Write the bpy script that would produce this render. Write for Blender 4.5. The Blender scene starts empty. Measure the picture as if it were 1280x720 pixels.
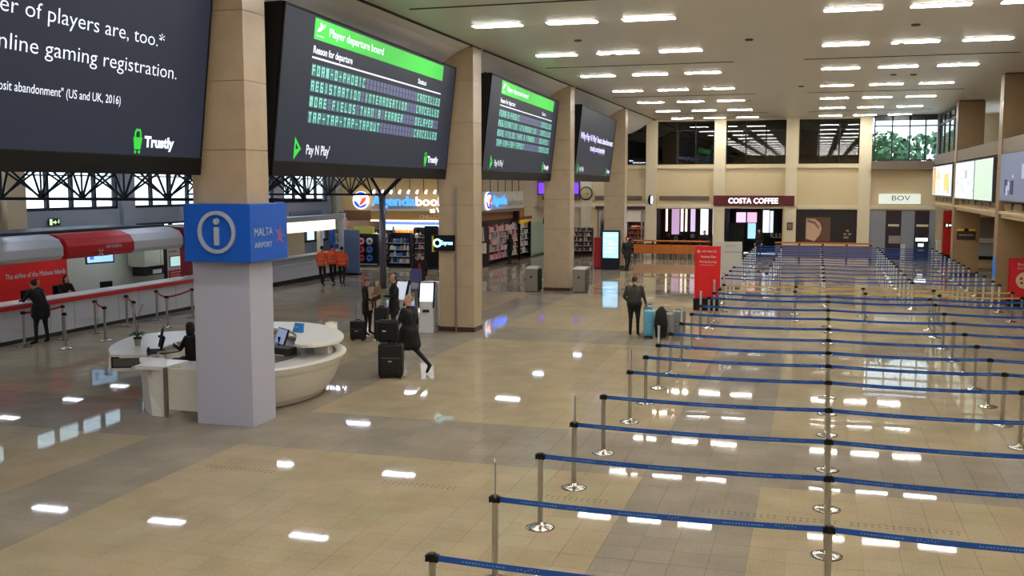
import bpy, bmesh, math, random
import numpy as np
from mathutils import Vector, Matrix
random.seed(7)
S = bpy.context.scene
COL = S.collection
PI = math.pi
# ------------------------------------------------------------ camera, world, exposure
cam = bpy.data.cameras.new('camera'); co = bpy.data.objects.new('camera', cam); COL.objects.link(co)
cam.sensor_width = 36.0; cam.lens = 36.0 * 1270.0 / 1280.0; cam.clip_end = 400
co.location = (0, 0, 4.35); co.rotation_euler = (math.radians(90 - 5.76), 0, math.radians(16.58))
S.camera = co
S.view_settings.view_transform = 'Standard'; S.view_settings.look = 'None'
S.view_settings.gamma = 1.0; S.view_settings.use_curve_mapping = False
S.view_settings.exposure = 0.6
LAMP = 38.0            # ceiling panel emission
W = bpy.data.worlds.new('world'); S.world = W; W.use_nodes = True
nt = W.node_tree; bg = nt.nodes['Background']
tc = nt.nodes.new('ShaderNodeTexCoord'); sx = nt.nodes.new('ShaderNodeSeparateXYZ'); cr = nt.nodes.new('ShaderNodeValToRGB')
nt.links.new(tc.outputs['Generated'], sx.inputs[0]); nt.links.new(sx.outputs['Z'], cr.inputs[0]); nt.links.new(cr.outputs[0], bg.inputs[0])
cr.color_ramp.elements[0].color = (.62, .72, .80, 1); cr.color_ramp.elements[0].position = 0.0
cr.color_ramp.elements[1].color = (.66, .82, 1.0, 1); cr.color_ramp.elements[1].position = .6
bg.inputs[1].default_value = 2.6
try:
    S.cycles.max_bounces = 7; S.cycles.diffuse_bounces = 4; S.cycles.glossy_bounces = 3; S.cycles.transparent_max_bounces = 12
    S.cycles.use_light_tree = True; S.cycles.sample_clamp_indirect = 4.0; S.cycles.caustics_reflective = False; S.cycles.caustics_refractive = False
except Exception: pass

# ------------------------------------------------------------ materials
def hexc(r, g, b):
    f = lambda c: ((c/255.0)/12.92 if c/255.0 <= .04045 else ((c/255.0+.055)/1.055)**2.4)
    return (f(r), f(g), f(b), 1)
_m = {}
def mat(name, rgb, rough=.6, metal=0.0, emit=0.0, spec=.5, noise=0.0, nscale=5.0, bump=0.0):
    if name in _m: return _m[name]
    m = bpy.data.materials.new(name); m.use_nodes = True; t = m.node_tree; b = t.nodes['Principled BSDF']
    c = hexc(*rgb); b.inputs['Base Color'].default_value = c
    b.inputs['Roughness'].default_value = rough; b.inputs['Metallic'].default_value = metal
    b.inputs['Specular IOR Level'].default_value = spec
    if emit:
        b.inputs['Emission Color'].default_value = c; b.inputs['Emission Strength'].default_value = emit
    g = t.nodes.new('ShaderNodeNewGeometry'); n = t.nodes.new('ShaderNodeTexNoise')
    n.inputs['Scale'].default_value = nscale; n.inputs['Detail'].default_value = 5
    t.links.new(g.outputs['Position'], n.inputs['Vector'])
    if noise:
        mx = t.nodes.new('ShaderNodeMix'); mx.data_type = 'RGBA'
        k1 = 1 - noise; k2 = 1 + noise
        mx.inputs[6].default_value = (c[0]*k1, c[1]*k1, c[2]*k1, 1); mx.inputs[7].default_value = (min(1, c[0]*k2), min(1, c[1]*k2), min(1, c[2]*k2), 1)
        t.links.new(n.outputs[0], mx.inputs[0]); t.links.new(mx.outputs[2], b.inputs['Base Color'])
    if bump:
        bp = t.nodes.new('ShaderNodeBump'); bp.inputs['Strength'].default_value = bump; bp.inputs['Distance'].default_value = .01
        t.links.new(n.outputs[0], bp.inputs['Height']); t.links.new(bp.outputs[0], b.inputs['Normal'])
    _m[name] = m; return m

def floor_mat(joints):
    m = bpy.data.materials.new('terrazzo_floor' + ('_far' if joints else '')); m.use_nodes = True; t = m.node_tree; b = t.nodes['Principled BSDF']
    N = t.nodes.new; L = t.links.new
    g = N('ShaderNodeNewGeometry')
    def vm(op, a, v=None):
        n = N('ShaderNodeVectorMath'); n.operation = op; L(a, n.inputs[0])
        if v is not None: n.inputs[1].default_value = v
        return n.outputs[0]
    def mth(op, a, v=None, w=None):
        n = N('ShaderNodeMath'); n.operation = op
        for i, q in enumerate((a, v, w)):
            if q is None: continue
            if isinstance(q, (int, float)): n.inputs[i].default_value = q
            else: L(q, n.inputs[i])
        return n.outputs[0]
    sc = vm('SCALE', g.outputs['Position']); sc.node.inputs['Scale'].default_value = 1/.43
    off = vm('ADD', sc, (.5, .5, 0)); fl = vm('FLOOR', vm('MULTIPLY', off, (1, 1, 0)))
    wn = N('ShaderNodeTexWhiteNoise'); wn.noise_dimensions = '3D'; L(fl, wn.inputs['Vector'])
    ramp = N('ShaderNodeValToRGB'); L(wn.outputs['Value'], ramp.inputs[0])
    e = ramp.color_ramp.elements
    e[0].color = hexc(162, 147, 120); e[1].color = hexc(167, 154, 130)
    for p, c in ((.3, (164, 150, 123)), (.55, (166, 149, 126)), (.8, (162, 151, 122))):
        q = e.new(p); q.color = hexc(*c)
    sep = N('ShaderNodeSeparateXYZ'); L(g.outputs['Position'], sep.inputs[0]); X, Y = sep.outputs[0], sep.outputs[1]
    def band(v, lo, hi): return mth('MULTIPLY', mth('GREATER_THAN', v, lo), mth('LESS_THAN', v, hi))
    ym = mth('MODULO', mth('ADD', Y, 124.7-14.835), 12.47)      # transverse grey bands repeat with the pillar bays
    bt = mth('LESS_THAN', ym, 2.58)
    bl = mth('MAXIMUM', band(X, -10.965, -9.245), mth('MAXIMUM', band(X, -2.365, -.645), band(X, 5.4, 7.1)))
    gm = mth('MAXIMUM', bt, bl)
    ramp2 = N('ShaderNodeValToRGB'); L(wn.outputs['Value'], ramp2.inputs[0])
    ramp2.color_ramp.elements[0].color = hexc(142, 133, 119); ramp2.color_ramp.elements[1].color = hexc(148, 139, 126)
    mx = N('ShaderNodeMix'); mx.data_type = 'RGBA'; L(gm, mx.inputs[0]); L(ramp.outputs[0], mx.inputs[6]); L(ramp2.outputs[0], mx.inputs[7])
    n1 = N('ShaderNodeTexNoise'); n1.inputs['Scale'].default_value = 45; n1.inputs['Detail'].default_value = 3; L(g.outputs['Position'], n1.inputs['Vector'])
    n2 = N('ShaderNodeTexNoise'); n2.inputs['Scale'].default_value = 1.1; n2.inputs['Detail'].default_value = 4; L(g.outputs['Position'], n2.inputs['Vector'])
    mr = N('ShaderNodeMapRange'); L(n1.outputs[0], mr.inputs[0]); mr.inputs[1].default_value = .3; mr.inputs[2].default_value = .7; mr.inputs[3].default_value = .84; mr.inputs[4].default_value = 1.14
    mr2 = N('ShaderNodeMapRange'); L(n2.outputs[0], mr2.inputs[0]); mr2.inputs[1].default_value = .3; mr2.inputs[2].default_value = .7; mr2.inputs[3].default_value = .82; mr2.inputs[4].default_value = 1.03
    f = mth('MULTIPLY', mr.outputs[0], mr2.outputs[0])
    if joints:
        fr = vm('FRACTION', off); s2 = N('ShaderNodeSeparateXYZ'); L(fr, s2.inputs[0])
        dx = mth('MINIMUM', s2.outputs[0], mth('SUBTRACT', 1.0, s2.outputs[0])); dy = mth('MINIMUM', s2.outputs[1], mth('SUBTRACT', 1.0, s2.outputs[1]))
        j = mth('LESS_THAN', mth('MINIMUM', dx, dy), .006)
        f = mth('MULTIPLY', f, mth('SUBTRACT', 1.0, mth('MULTIPLY', j, .2)))
    vs = N('ShaderNodeVectorMath'); vs.operation = 'SCALE'; L(mx.outputs[2], vs.inputs[0]); L(f, vs.inputs['Scale'])
    L(vs.outputs[0], b.inputs['Base Color'])
    r = N('ShaderNodeMapRange'); L(n2.outputs[0], r.inputs[0]); r.inputs[3].default_value = .015; r.inputs[4].default_value = .05
    L(r.outputs[0], b.inputs['Roughness']); b.inputs['Specular IOR Level'].default_value = .04
    n3 = N('ShaderNodeTexNoise'); n3.inputs['Scale'].default_value = 2.2; L(g.outputs['Position'], n3.inputs['Vector'])
    bp = N('ShaderNodeBump'); bp.inputs['Strength'].default_value = .025; bp.inputs['Distance'].default_value = .01; L(n3.outputs[0], bp.inputs['Height']); L(bp.outputs[0], b.inputs['Normal'])
    return m
FLOOR = floor_mat(False); FLOORF = floor_mat(True)

def ceil_mat():
    m = mat('ceiling_lamella', (232, 230, 226), .38, noise=.05, nscale=.4); t = m.node_tree; b = t.nodes['Principled BSDF']
    g = t.nodes.new('ShaderNodeNewGeometry'); wv = t.nodes.new('ShaderNodeTexWave'); wv.bands_direction = 'Y'; wv.inputs['Scale'].default_value = 1.6
    t.links.new(g.outputs['Position'], wv.inputs['Vector'])
    bp = t.nodes.new('ShaderNodeBump'); bp.inputs['Strength'].default_value = .12; bp.inputs['Distance'].default_value = .006
    t.links.new(wv.outputs['Fac'], bp.inputs['Height']); t.links.new(bp.outputs[0], b.inputs['Normal'])
    return m
def glass_mat(name, tint=(.9, .95, .95), gl=.12):
    m = bpy.data.materials.new(name); m.use_nodes = True; t = m.node_tree; t.nodes.clear()
    o = t.nodes.new('ShaderNodeOutputMaterial'); mx = t.nodes.new('ShaderNodeMixShader'); tr = t.nodes.new('ShaderNodeBsdfTransparent'); gs = t.nodes.new('ShaderNodeBsdfGlossy')
    fr = t.nodes.new('ShaderNodeFresnel'); fr.inputs['IOR'].default_value = 1.5
    ad = t.nodes.new('ShaderNodeMath'); ad.operation = 'ADD'; ad.inputs[1].default_value = gl
    gg = t.nodes.new('ShaderNodeNewGeometry'); iv = t.nodes.new('ShaderNodeMath'); iv.operation = 'SUBTRACT'; iv.inputs[0].default_value = 1
    ml = t.nodes.new('ShaderNodeMath'); ml.operation = 'MULTIPLY'; t.links.new(gg.outputs['Backfacing'], iv.inputs[1])
    t.links.new(fr.outputs[0], ad.inputs[0]); t.links.new(ad.outputs[0], ml.inputs[0]); t.links.new(iv.outputs[0], ml.inputs[1]); t.links.new(ml.outputs[0], mx.inputs[0])
    tr.inputs[0].default_value = (*tint, 1); gs.inputs['Roughness'].default_value = .02
    t.links.new(tr.outputs[0], mx.inputs[1]); t.links.new(gs.outputs[0], mx.inputs[2]); t.links.new(mx.outputs[0], o.inputs[0]); return m
GLASS = glass_mat('window_glass', gl=.02); GLASSD = glass_mat('dark_window_glass', (.28, .28, .28), .05)
CEIL = ceil_mat()
STONE = mat('pillar_travertine', (180, 160, 134), .28, noise=.16, nscale=2.5, bump=.05)
STONED = mat('pillar_joint_dark', (96, 78, 62), .6)
BEIGE = mat('beige_wall_paint', (212, 194, 156), .7, noise=.04, nscale=1.0)
PALE = mat('pale_wall_paint', (220, 208, 180), .7, noise=.03)
GREYW = mat('grey_wall_paint', (160, 164, 174), .7, noise=.03)
BLUEGREY = mat('blue_grey_panel', (150, 158, 170), .4)
BLACK = mat('black_plastic', (9, 9, 11), .55, spec=.3)
BLKM = mat('black_metal', (16, 19, 32), .5, .3)
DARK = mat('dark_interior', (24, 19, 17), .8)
CHROME = mat('brushed_steel', (170, 166, 158), .28, .9, noise=.05, nscale=20)
POLE = mat('satin_steel_pole', (206, 202, 196), .38, .1)
STEELB = mat('polished_steel_base', (200, 195, 188), .14, .95)
WHITE = mat('white_laminate', (222, 218, 208), .3)
WHITE2 = mat('white_gloss', (205, 208, 212), .35)
RED = mat('airline_red', (196, 16, 24), .4)
REDD = mat('deep_red', (120, 8, 22), .45)
WOOD = mat('orange_wood', (184, 104, 36), .4, noise=.2, nscale=3)
WOODL = mat('gold_wood', (190, 140, 70), .5, noise=.1, nscale=3)
BLUE = mat('info_blue', (14, 88, 196), .4)
BELT = mat('belt_blue', (16, 76, 160), .6)
BELTR = mat('belt_red', (170, 14, 34), .6)
BELTY = mat('belt_yellow', (204, 168, 84), .6)
PRINT = mat('belt_print_white', (96, 150, 200), .6)
LIGHTGREY = mat('light_grey', (190, 188, 184), .5)
MIDGREY = mat('mid_grey', (120, 118, 116), .5)
SKIN = mat('skin', (196, 140, 112), .6)
GOLD = mat('yellow', (232, 190, 30), .5)
PLANT = mat('leaf_green', (52, 92, 44), .5, noise=.2)
def em(name, rgb, s): return mat(name, rgb, .5, emit=s)
LAMPM = em('lamp_diffuser', (255, 250, 240), LAMP)
SCR = mat('screen_navy', (46, 53, 70), .5, emit=.42, spec=.15); SCR.node_tree.nodes['Principled BSDF'].inputs['Base Color'].default_value = (.008, .009, .012, 1)
SCRW = em('screen_white', (225, 232, 250), .5)
SCRG = em('screen_green', (50, 208, 66), .3)

# ------------------------------------------------------------ mesh builder
class MB:
    def __init__(s): s.v = []; s.f = []; s.mi = []
    def add(s, vs, fs, mi=0, M=None):
        o = len(s.v)
        s.v += [tuple(M @ Vector(v)) for v in vs] if M is not None else [tuple(v) for v in vs]
        s.f += [tuple(i+o for i in f) for f in fs]; s.mi += [mi]*len(fs); return s
    def box(s, x0, x1, y0, y1, z0, z1, mi=0, M=None):
        v = [(x0,y0,z0),(x1,y0,z0),(x1,y1,z0),(x0,y1,z0),(x0,y0,z1),(x1,y0,z1),(x1,y1,z1),(x0,y1,z1)]
        return s.add(v, [(0,3,2,1),(4,5,6,7),(0,1,5,4),(1,2,6,5),(2,3,7,6),(3,0,4,7)], mi, M)
    def cyl(s, p0, p1, r0, r1=None, n=10, mi=0, cap=True):
        r1 = r0 if r1 is None else r1; p0 = Vector(p0); p1 = Vector(p1); d = (p1-p0)
        q = d.to_track_quat('Z', 'Y').to_matrix() if d.length > 1e-9 else Matrix.Identity(3)
        vs = []
        for p, r in ((p0, r0), (p1, r1)):
            for i in range(n):
                a = 2*PI*i/n; vs.append(p + q @ Vector((r*math.cos(a), r*math.sin(a), 0)))
        fs = [(i, (i+1) % n, n+(i+1) % n, n+i) for i in range(n)]
        if cap: fs += [tuple(range(n-1, -1, -1)), tuple(range(n, 2*n))]
        return s.add(vs, fs, mi)
    def tube(s, pts, r, n=8, mi=0):
        for a, b in zip(pts[:-1], pts[1:]): s.cyl(a, b, r, r, n, mi)
        return s
    def lathe(s, prof, n=20, c=(0, 0, 0), mi=0, sy=1.0):
        vs = []
        for r, z in prof:
            for i in range(n):
                a = 2*PI*i/n; vs.append((c[0]+r*math.cos(a), c[1]+sy*r*math.sin(a), c[2]+z))
        fs = []
        for k in range(len(prof)-1):
            for i in range(n): fs.append((k*n+i, k*n+(i+1) % n, (k+1)*n+(i+1) % n, (k+1)*n+i))
        fs += [tuple(range(n-1, -1, -1)), tuple(range((len(prof)-1)*n, len(prof)*n))]
        return s.add(vs, fs, mi)
    def ball(s, c, rx, ry=None, rz=None, n=12, mi=0):
        ry = ry or rx; rz = rz or rx; m = max(4, n//2); vs = [(c[0], c[1], c[2]-rz)]
        for j in range(1, m):
            t = -PI/2 + PI*j/m
            for i in range(n):
                a = 2*PI*i/n; vs.append((c[0]+rx*math.cos(t)*math.cos(a), c[1]+ry*math.cos(t)*math.sin(a), c[2]+rz*math.sin(t)))
        vs.append((c[0], c[1], c[2]+rz)); top = len(vs)-1; fs = [(0, 1+(i+1) % n, 1+i) for i in range(n)]
        for j in range(m-2):
            for i in range(n): fs.append((1+j*n+i, 1+j*n+(i+1) % n, 1+(j+1)*n+(i+1) % n, 1+(j+1)*n+i))
        o = 1+(m-2)*n; fs += [(o+i, o+(i+1) % n, top) for i in range(n)]
        return s.add(vs, fs, mi)
    def prism(s, pts, z0, z1, mi=0, M=None):
        n = len(pts); vs = [(x, y, z0) for x, y in pts]+[(x, y, z1) for x, y in pts]
        return s.add(vs, [tuple(range(n-1, -1, -1)), tuple(range(n, 2*n))]+[(i, (i+1) % n, n+(i+1) % n, n+i) for i in range(n)], mi, M)
    def loft(s, loops, mi=0, cap=True, close=True):
        n = len(loops[0]); vs = [p for l in loops for p in l]; fs = []
        for k in range(len(loops)-1):
            for i in range(n if close else n-1): fs.append((k*n+i, k*n+(i+1) % n, (k+1)*n+(i+1) % n, (k+1)*n+i))
        if cap and close: fs += [tuple(range(n-1, -1, -1)), tuple(range((len(loops)-1)*n, len(loops)*n))]
        return s.add(vs, fs, mi)
    def mesh(s, name, mats, smooth=False):
        me = bpy.data.meshes.new(name); me.from_pydata(s.v, [], s.f)
        for m in (mats if isinstance(mats, (list, tuple)) else [mats]): me.materials.append(m)
        me.polygons.foreach_set('material_index', s.mi)
        bm = bmesh.new(); bm.from_mesh(me); bmesh.ops.recalc_face_normals(bm, faces=bm.faces); bm.to_mesh(me); bm.free()
        if smooth: me.polygons.foreach_set('use_smooth', [True]*len(me.polygons))
        me.update(); return me
    def build(s, name, mats, parent=None, smooth=False, bevel=0.0):
        o = bpy.data.objects.new(name, s.mesh(name, mats, smooth)); COL.objects.link(o)
        if parent is not None: o.parent = parent
        if bevel:
            b = o.modifiers.new('bevel', 'BEVEL'); b.width = bevel; b.segments = 2; b.limit_method = 'ANGLE'
        return o
def link(name, me, parent=None, loc=(0, 0, 0), rz=0.0):
    o = bpy.data.objects.new(name, me); COL.objects.link(o); o.location = loc; o.rotation_euler = (0, 0, rz)
    if parent is not None: o.parent = parent
    return o
def tag(o, label=None, cat=None, group=None, kind=None):
    if label: o['label'] = label
    if cat: o['category'] = cat
    if group: o['group'] = group
    if kind: o['kind'] = kind
    return o
def thing(name, label, cat, loc=(0, 0, 0), rz=0.0, group=None):
    o = bpy.data.objects.new(name, None); COL.objects.link(o); o.location = loc; o.rotation_euler = (0, 0, rz); o.empty_display_size = .1
    return tag(o, label, cat, group)
def struct(o): o['kind'] = 'structure'; return o
def box(name, m, x0, x1, y0, y1, z0, z1, parent=None, bevel=0.0):
    return MB().box(x0, x1, y0, y1, z0, z1).build(name, m, parent, bevel=bevel)
def sbox(name, m, *a): return struct(box(name, m, *a))
def text(body, h, width=None, m=None, parent=None, loc=(0, 0, 0), rot=(PI/2, 0, 0), extrude=.004, name='lettering', align='L', mtx=None, bold=0.0, split=False):
    cu = bpy.data.curves.new('t', 'FONT'); cu.body = body; cu.size = h/.73; cu.extrude = extrude; cu.resolution_u = 3; cu.offset = bold
    tmp = bpy.data.objects.new('t', cu); COL.objects.link(tmp)
    dg = bpy.context.evaluated_depsgraph_get(); me = bpy.data.meshes.new_from_object(tmp.evaluated_get(dg))
    bpy.data.objects.remove(tmp); bpy.data.curves.remove(cu)
    me.materials.clear(); me.materials.append(m)
    n = len(me.vertices); c = np.empty(n*3); me.vertices.foreach_get('co', c); c = c.reshape(-1, 3)
    x0, x1 = c[:, 0].min(), c[:, 0].max(); k = (width/(x1-x0)) if width else 1.0
    c[:, 0] = (c[:, 0]-x0)*k
    if align == 'C': c[:, 0] -= (x1-x0)*k/2
    me.vertices.foreach_set('co', c.reshape(-1)); me.update()
    if split:
        par = list(range(n))
        def fd(i):
            while par[i] != i: par[i] = par[par[i]]; i = par[i]
            return i
        for p in me.polygons:
            vs = list(p.vertices)
            for q in vs[1:]: par[fd(q)] = fd(vs[0])
        isl = {}
        for p in me.polygons: isl.setdefault(fd(p.vertices[0]), []).append(p)
        cl = []
        for ps in isl.values():
            xs_ = [c[v][0] for p in ps for v in p.vertices]; cl.append([min(xs_), max(xs_), ps])
        cl.sort(key=lambda q: q[0]); out = []
        for q in cl:
            if out and min(out[-1][1], q[1])-max(out[-1][0], q[0]) > .5*min(out[-1][1]-out[-1][0], q[1]-q[0]): out[-1][1] = max(out[-1][1], q[1]); out[-1][2] = out[-1][2]+q[2]
            else: out.append(q)
        for q in out:
            b = MB(); mp = {}
            for p in q[2]:
                f = []
                for v in p.vertices:
                    if v not in mp: mp[v] = len(b.v); b.v.append(tuple(c[v]))
                    f.append(mp[v])
                b.f.append(tuple(f)); b.mi.append(0)
            o = b.build('letter', m, parent)
            if mtx is not None: o.matrix_basis = mtx
            else: o.location = loc; o.rotation_euler = rot
        return o
    o = bpy.data.objects.new(name, me); COL.objects.link(o); o['kind'] = 'stuff'
    if parent is not None: o.parent = parent
    if mtx is not None: o.matrix_basis = mtx
    else: o.location = loc; o.rotation_euler = rot
    return o
FACE_N = (PI/2, 0, 0)            # text read by someone looking towards +Y
FACE_E = (PI/2, 0, PI/2)         # text read from +X (looking towards -X)
FACE_W = (PI/2, 0, -PI/2)        # text read from -X

# ------------------------------------------------------------ the hall
def holed(name, axis, c0, c1, a0, a1, z0, z1, holes, m):
    xs = sorted({a0, a1, *[h[0] for h in holes], *[h[1] for h in holes]}); zs = sorted({z0, z1, *[h[2] for h in holes], *[h[3] for h in holes]})
    b = MB()
    for xa, xb in zip(xs[:-1], xs[1:]):
        run = None
        for za, zb in zip(zs[:-1], zs[1:]):
            mx, mz = (xa+xb)/2, (za+zb)/2
            if any(h[0] < mx < h[1] and h[2] < mz < h[3] for h in holes):
                if run: (b.box(xa, xb, c0, c1, *run) if axis == 'Y' else b.box(c0, c1, xa, xb, *run)); run = None
            else: run = (run[0], zb) if run else (za, zb)
        if run: (b.box(xa, xb, c0, c1, *run) if axis == 'Y' else b.box(c0, c1, xa, xb, *run))
    return struct(b.build(name, m))
T = .43
fl = sbox('floor', FLOORF, -27.3, 10.6, -14.3, 66, -.25, -.012)
# tiles: near ones one by one, then joined slabs as far as the joints can be read, then the sheet material
near = MB().box(-T/2+.0018, T/2-.0018, -T/2+.0018, T/2-.0018, -.012, 0).mesh('floor_tile', FLOOR)
cells = []
for i in range(-64, 24):
    for j in range(14, 78):
        cells.append((i, j))
def seen(x, y):
    a, b = math.radians(16.58), math.radians(5.76)
    dx, dy = x, y; u = dx*math.cos(a)+dy*math.sin(a); w = -dx*math.sin(a)+dy*math.cos(a)
    k = w*math.cos(b)+4.35*math.sin(b); v = -4.35*math.cos(b)+w*math.sin(b)
    return k > 1 and abs(u/k) < .53 and v/k > -.31
vis = sorted([c for c in cells if seen(c[0]*T, c[1]*T)], key=lambda c: c[0]**2+c[1]**2)
chosen = set(vis[:300])
for c in vis[:300]: link('tile', near, fl, (c[0]*T, c[1]*T, 0))
b = MB()
for (i, j) in cells:
    if (i, j) in chosen: continue
    x, y = i*T, j*T; a = T/2-.0018; o = len(b.v)
    b.v += [(x-a, y-a, 0), (x+a, y-a, 0), (x+a, y+a, 0), (x-a, y+a, 0), (x-a, y-a, -.012), (x+a, y-a, -.012), (x+a, y+a, -.012), (x-a, y+a, -.012)]
    b.f += [(o, o+1, o+2, o+3), (o, o+4, o+5, o+1), (o+1, o+5, o+6, o+2), (o+2, o+6, o+7, o+3), (o+3, o+7, o+4, o)]; b.mi += [0]*5
me = bpy.data.meshes.new('tiles'); me.from_pydata(b.v, [], b.f); me.materials.append(FLOOR); o = link('tiles', me, fl); o['kind'] = 'stuff'
yE = 77.5*T; xL, xR = -64.5*T, 23.5*T
b = MB().box(-27.3, 10.6, yE, 66, -.012, 0).box(-27.3, 10.6, -14.3, 13.5*T, -.012, 0)
b.box(xR, 10.6, 13.5*T, yE, -.012, 0)
o = b.build('floor_sheet', FLOORF, fl)

ce = sbox('ceiling', CEIL, -9.65, 10.6, -14.3, 64.3, 8.4, 8.8)
sb = MB().box(-27.3, -12.2, -14.3, 66, 6.3, 6.5)
struct(sb.build('ceiling_side', mat('side_ceiling', (150, 152, 158), .7)))
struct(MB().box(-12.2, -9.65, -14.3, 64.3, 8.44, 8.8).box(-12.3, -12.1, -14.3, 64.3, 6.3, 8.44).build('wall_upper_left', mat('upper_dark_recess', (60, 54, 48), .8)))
for yk in (9.9, 22.3, 34.65, 46.95, 58.9):
    for x0, x1 in ((-9.1, -2.7), (-.5, 5.85)):
        box('slot', mat('slot_dark', (52, 48, 42), .7), x0, x1, yk-.06, yk+.06, 8.39, 8.401, ce)
for x, y in ((-6.5, 28.3), (-1.9, 29.5), (2.3, 28.0), (2.2, 31.3), (4.9, 27.6), (-6.1, 31.4), (-4.3, 43.9), (2.6, 40.2), (3.3, 40.4), (-.7, 43.8), (3.8, 56.3), (-3.2, 50.4)):
    MB().cyl((x, y, 8.36), (x, y, 8.4), .1, .12, 12).build('ceiling_speaker', mat('speaker_grey', (96, 90, 82), .6), ce)

for k, (x0, n_) in enumerate(((-8.95, 14), (-6.0, 14), (-3.6, 12), (-1.35, 12), (-.25, 8), (.55, 16))):
    b = MB()
    for q in range(n_):
        for dy in (0, .09): b.box(x0+.085*q, x0+.085*q+.03, 13.42+dy, 13.435+dy, -.001, .0015)
    b.build('floor_stud_row', BLACK, fl)['kind'] = 'stuff'

# back wall with its openings, pilasters and mouldings
PX = [-14.05, -9.9, -5.7, -1.45, 2.75]
ups = [(-13.7, -10.25), (-9.55, -6.05), (-5.35, -1.8), (-1.05, 2.4)]
holes = [(a, b_, 5.65, 8.3) for a, b_ in ups]
holes += [(-13.35, -10.35, 0, 2.75), (-9.6, -6.0, 0, 2.9), (-5.4, -1.9, 0, 2.95), (-1.1, 2.4, .9, 2.9)]
bw = holed('wall_back', 'Y', 64, 64.3, -17.6, 10.6, 0, 8.4, holes + [(3.05, 6.7, 5.75, 8.3)], BEIGE)
for k, x in enumerate(PX):
    sbox('trim_%d' % (k+1), PALE, x-.34, x+.34, 63.78, 64, 0, 8.4)
mould = MB()
for a, b_ in ((-17.2, -14.4), (-13.7, -10.25), (-9.55, -6.05), (-5.35, -1.8), (-1.05, 2.4), (3.1, 6.7)):
    mould.box(a, b_, 63.86, 64, 2.95, 3.14).box(a, b_, 63.92, 64, 3.14, 3.19)
    if b_ < 3: mould.box(a, b_, 63.9, 64, 5.4, 5.55).box(a+.15, b_-.15, 63.97, 64, 5.2, 5.24)
struct(mould.build('trim_6', PALE))
for a, b_ in ((-17.0, -15.3), (-14.9, -14.45), (-13.5, -10.5), (-9.4, -6.3)):
    v = thing('wall_vent', 'brown ventilation grille on the back wall, ' + {-17.0: 'under the purple screen', -14.9: 'short one left of the clock', -13.5: 'right of the clock', -9.4: 'left of the coffee sign'}[a], 'vent', (a, 63.98, 3.42))
    box('frame', mat('vent_brown', (128, 106, 78), .6), 0, b_-a, -.05, 0, 0, .28, v)
    for q in range(5): box('louvre', MIDGREY, .05, b_-a-.05, -.07, -.05, .03+q*.05, .05+q*.05, v)
for n, (a, b_) in enumerate(ups):
    w = thing('window_%d' % (n+1), None, None, (a, 64.1, 5.65)); w['kind'] = 'structure'; L_ = b_-a
    f = MB().box(0, L_, -.05, .05, 0, .08).box(0, L_, -.05, .05, 2.57, 2.65).box(0, .07, -.05, .05, 0, 2.65).box(L_-.07, L_, -.05, .05, 0, 2.65)
    for q in range(1, 3): f.box(L_*q/3-.035, L_*q/3+.035, -.05, .05, 0, 2.65)
    f.box(0, L_, -.05, .05, 2.05, 2.11); f.build('window_frame', BLACK, w)
    for q in range(3): box('pane', GLASSD, L_*q/3+.04, L_*(q+1)/3-.04, -.006, .006, .08, 2.57, w)
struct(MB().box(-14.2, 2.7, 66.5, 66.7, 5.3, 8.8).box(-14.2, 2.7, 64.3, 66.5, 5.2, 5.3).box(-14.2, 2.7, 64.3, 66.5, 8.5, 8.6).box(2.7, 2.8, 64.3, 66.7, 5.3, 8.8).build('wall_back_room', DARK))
# a few office fittings dimly visible behind the dark panes
for x in (-8.9, -7.0, -4.8, -3.2, -.6, 1.2):
    box('blind', mat('blind_brown', (66, 52, 40), .8), x-.05, x+.75, 65.6, 65.63, 5.4, 7.9, bw)

# bank bay at the right end, with the gallery ledge and daylight window over it
LEDGE = mat('ledge_taupe', (122, 110, 98), .6)
sbox('trim_7', LEDGE, 3.1, 6.9, 62.9, 64, 5.3, 5.75)
sbox('trim_8', LEDGE, 6.45, 6.9, 54.0, 62.9, 5.5, 6.05)
w = thing('window_5', None, None, (3.15, 63.2, 5.78)); w['kind'] = 'structure'
f = MB()
for x in (0, .95, 1.9, 2.75, 3.45): f.box(x, x+.08, -.05, .05, 0, 2.6)
f.box(0, 3.5, -.05, .05, 0, .07).box(0, 3.5, -.05, .05, 1.95, 2.03).box(0, 3.5, -.05, .05, 2.3, 2.62); f.build('window_frame', mat('dark_frame', (22, 28, 36), .5), w)
for x in (.08, 1.03, 1.98, 2.83): box('pane', GLASS, x, x+(.85 if x < 2.5 else .6), -.006, .006, .07, 2.3, w)
for x in (1.66, 2.12): MB().ball((x, -.08, 1.2), .09, .05, .09, 10).build('door_pull', BLACK, w)
w = thing('window_6', None, None, (6.7, 54.2, 6.05)); w['kind'] = 'structure'
f = MB()
for y in (0, 2.2, 4.4, 6.6, 8.6): f.box(-.05, .05, y, y+.08, 0, 2.35)
f.box(-.05, .05, 0, 8.7, 0, .07).box(-.05, .05, 0, 8.7, 1.7, 1.78).box(-.05, .05, 0, 8.7, 2.2, 2.35); f.build('window_frame', mat('dark_frame', (22, 28, 36), .5), w)
for y in (.08, 2.28, 4.48, 6.68): box('pane', GLASS, -.006, .006, y, y+2.12, .07, 2.2, w)
sbox('trim_9', mat('post_lavender', (140, 134, 142), .6), 6.55, 6.85, 62.95, 63.25, 5.75, 8.4)
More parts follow.
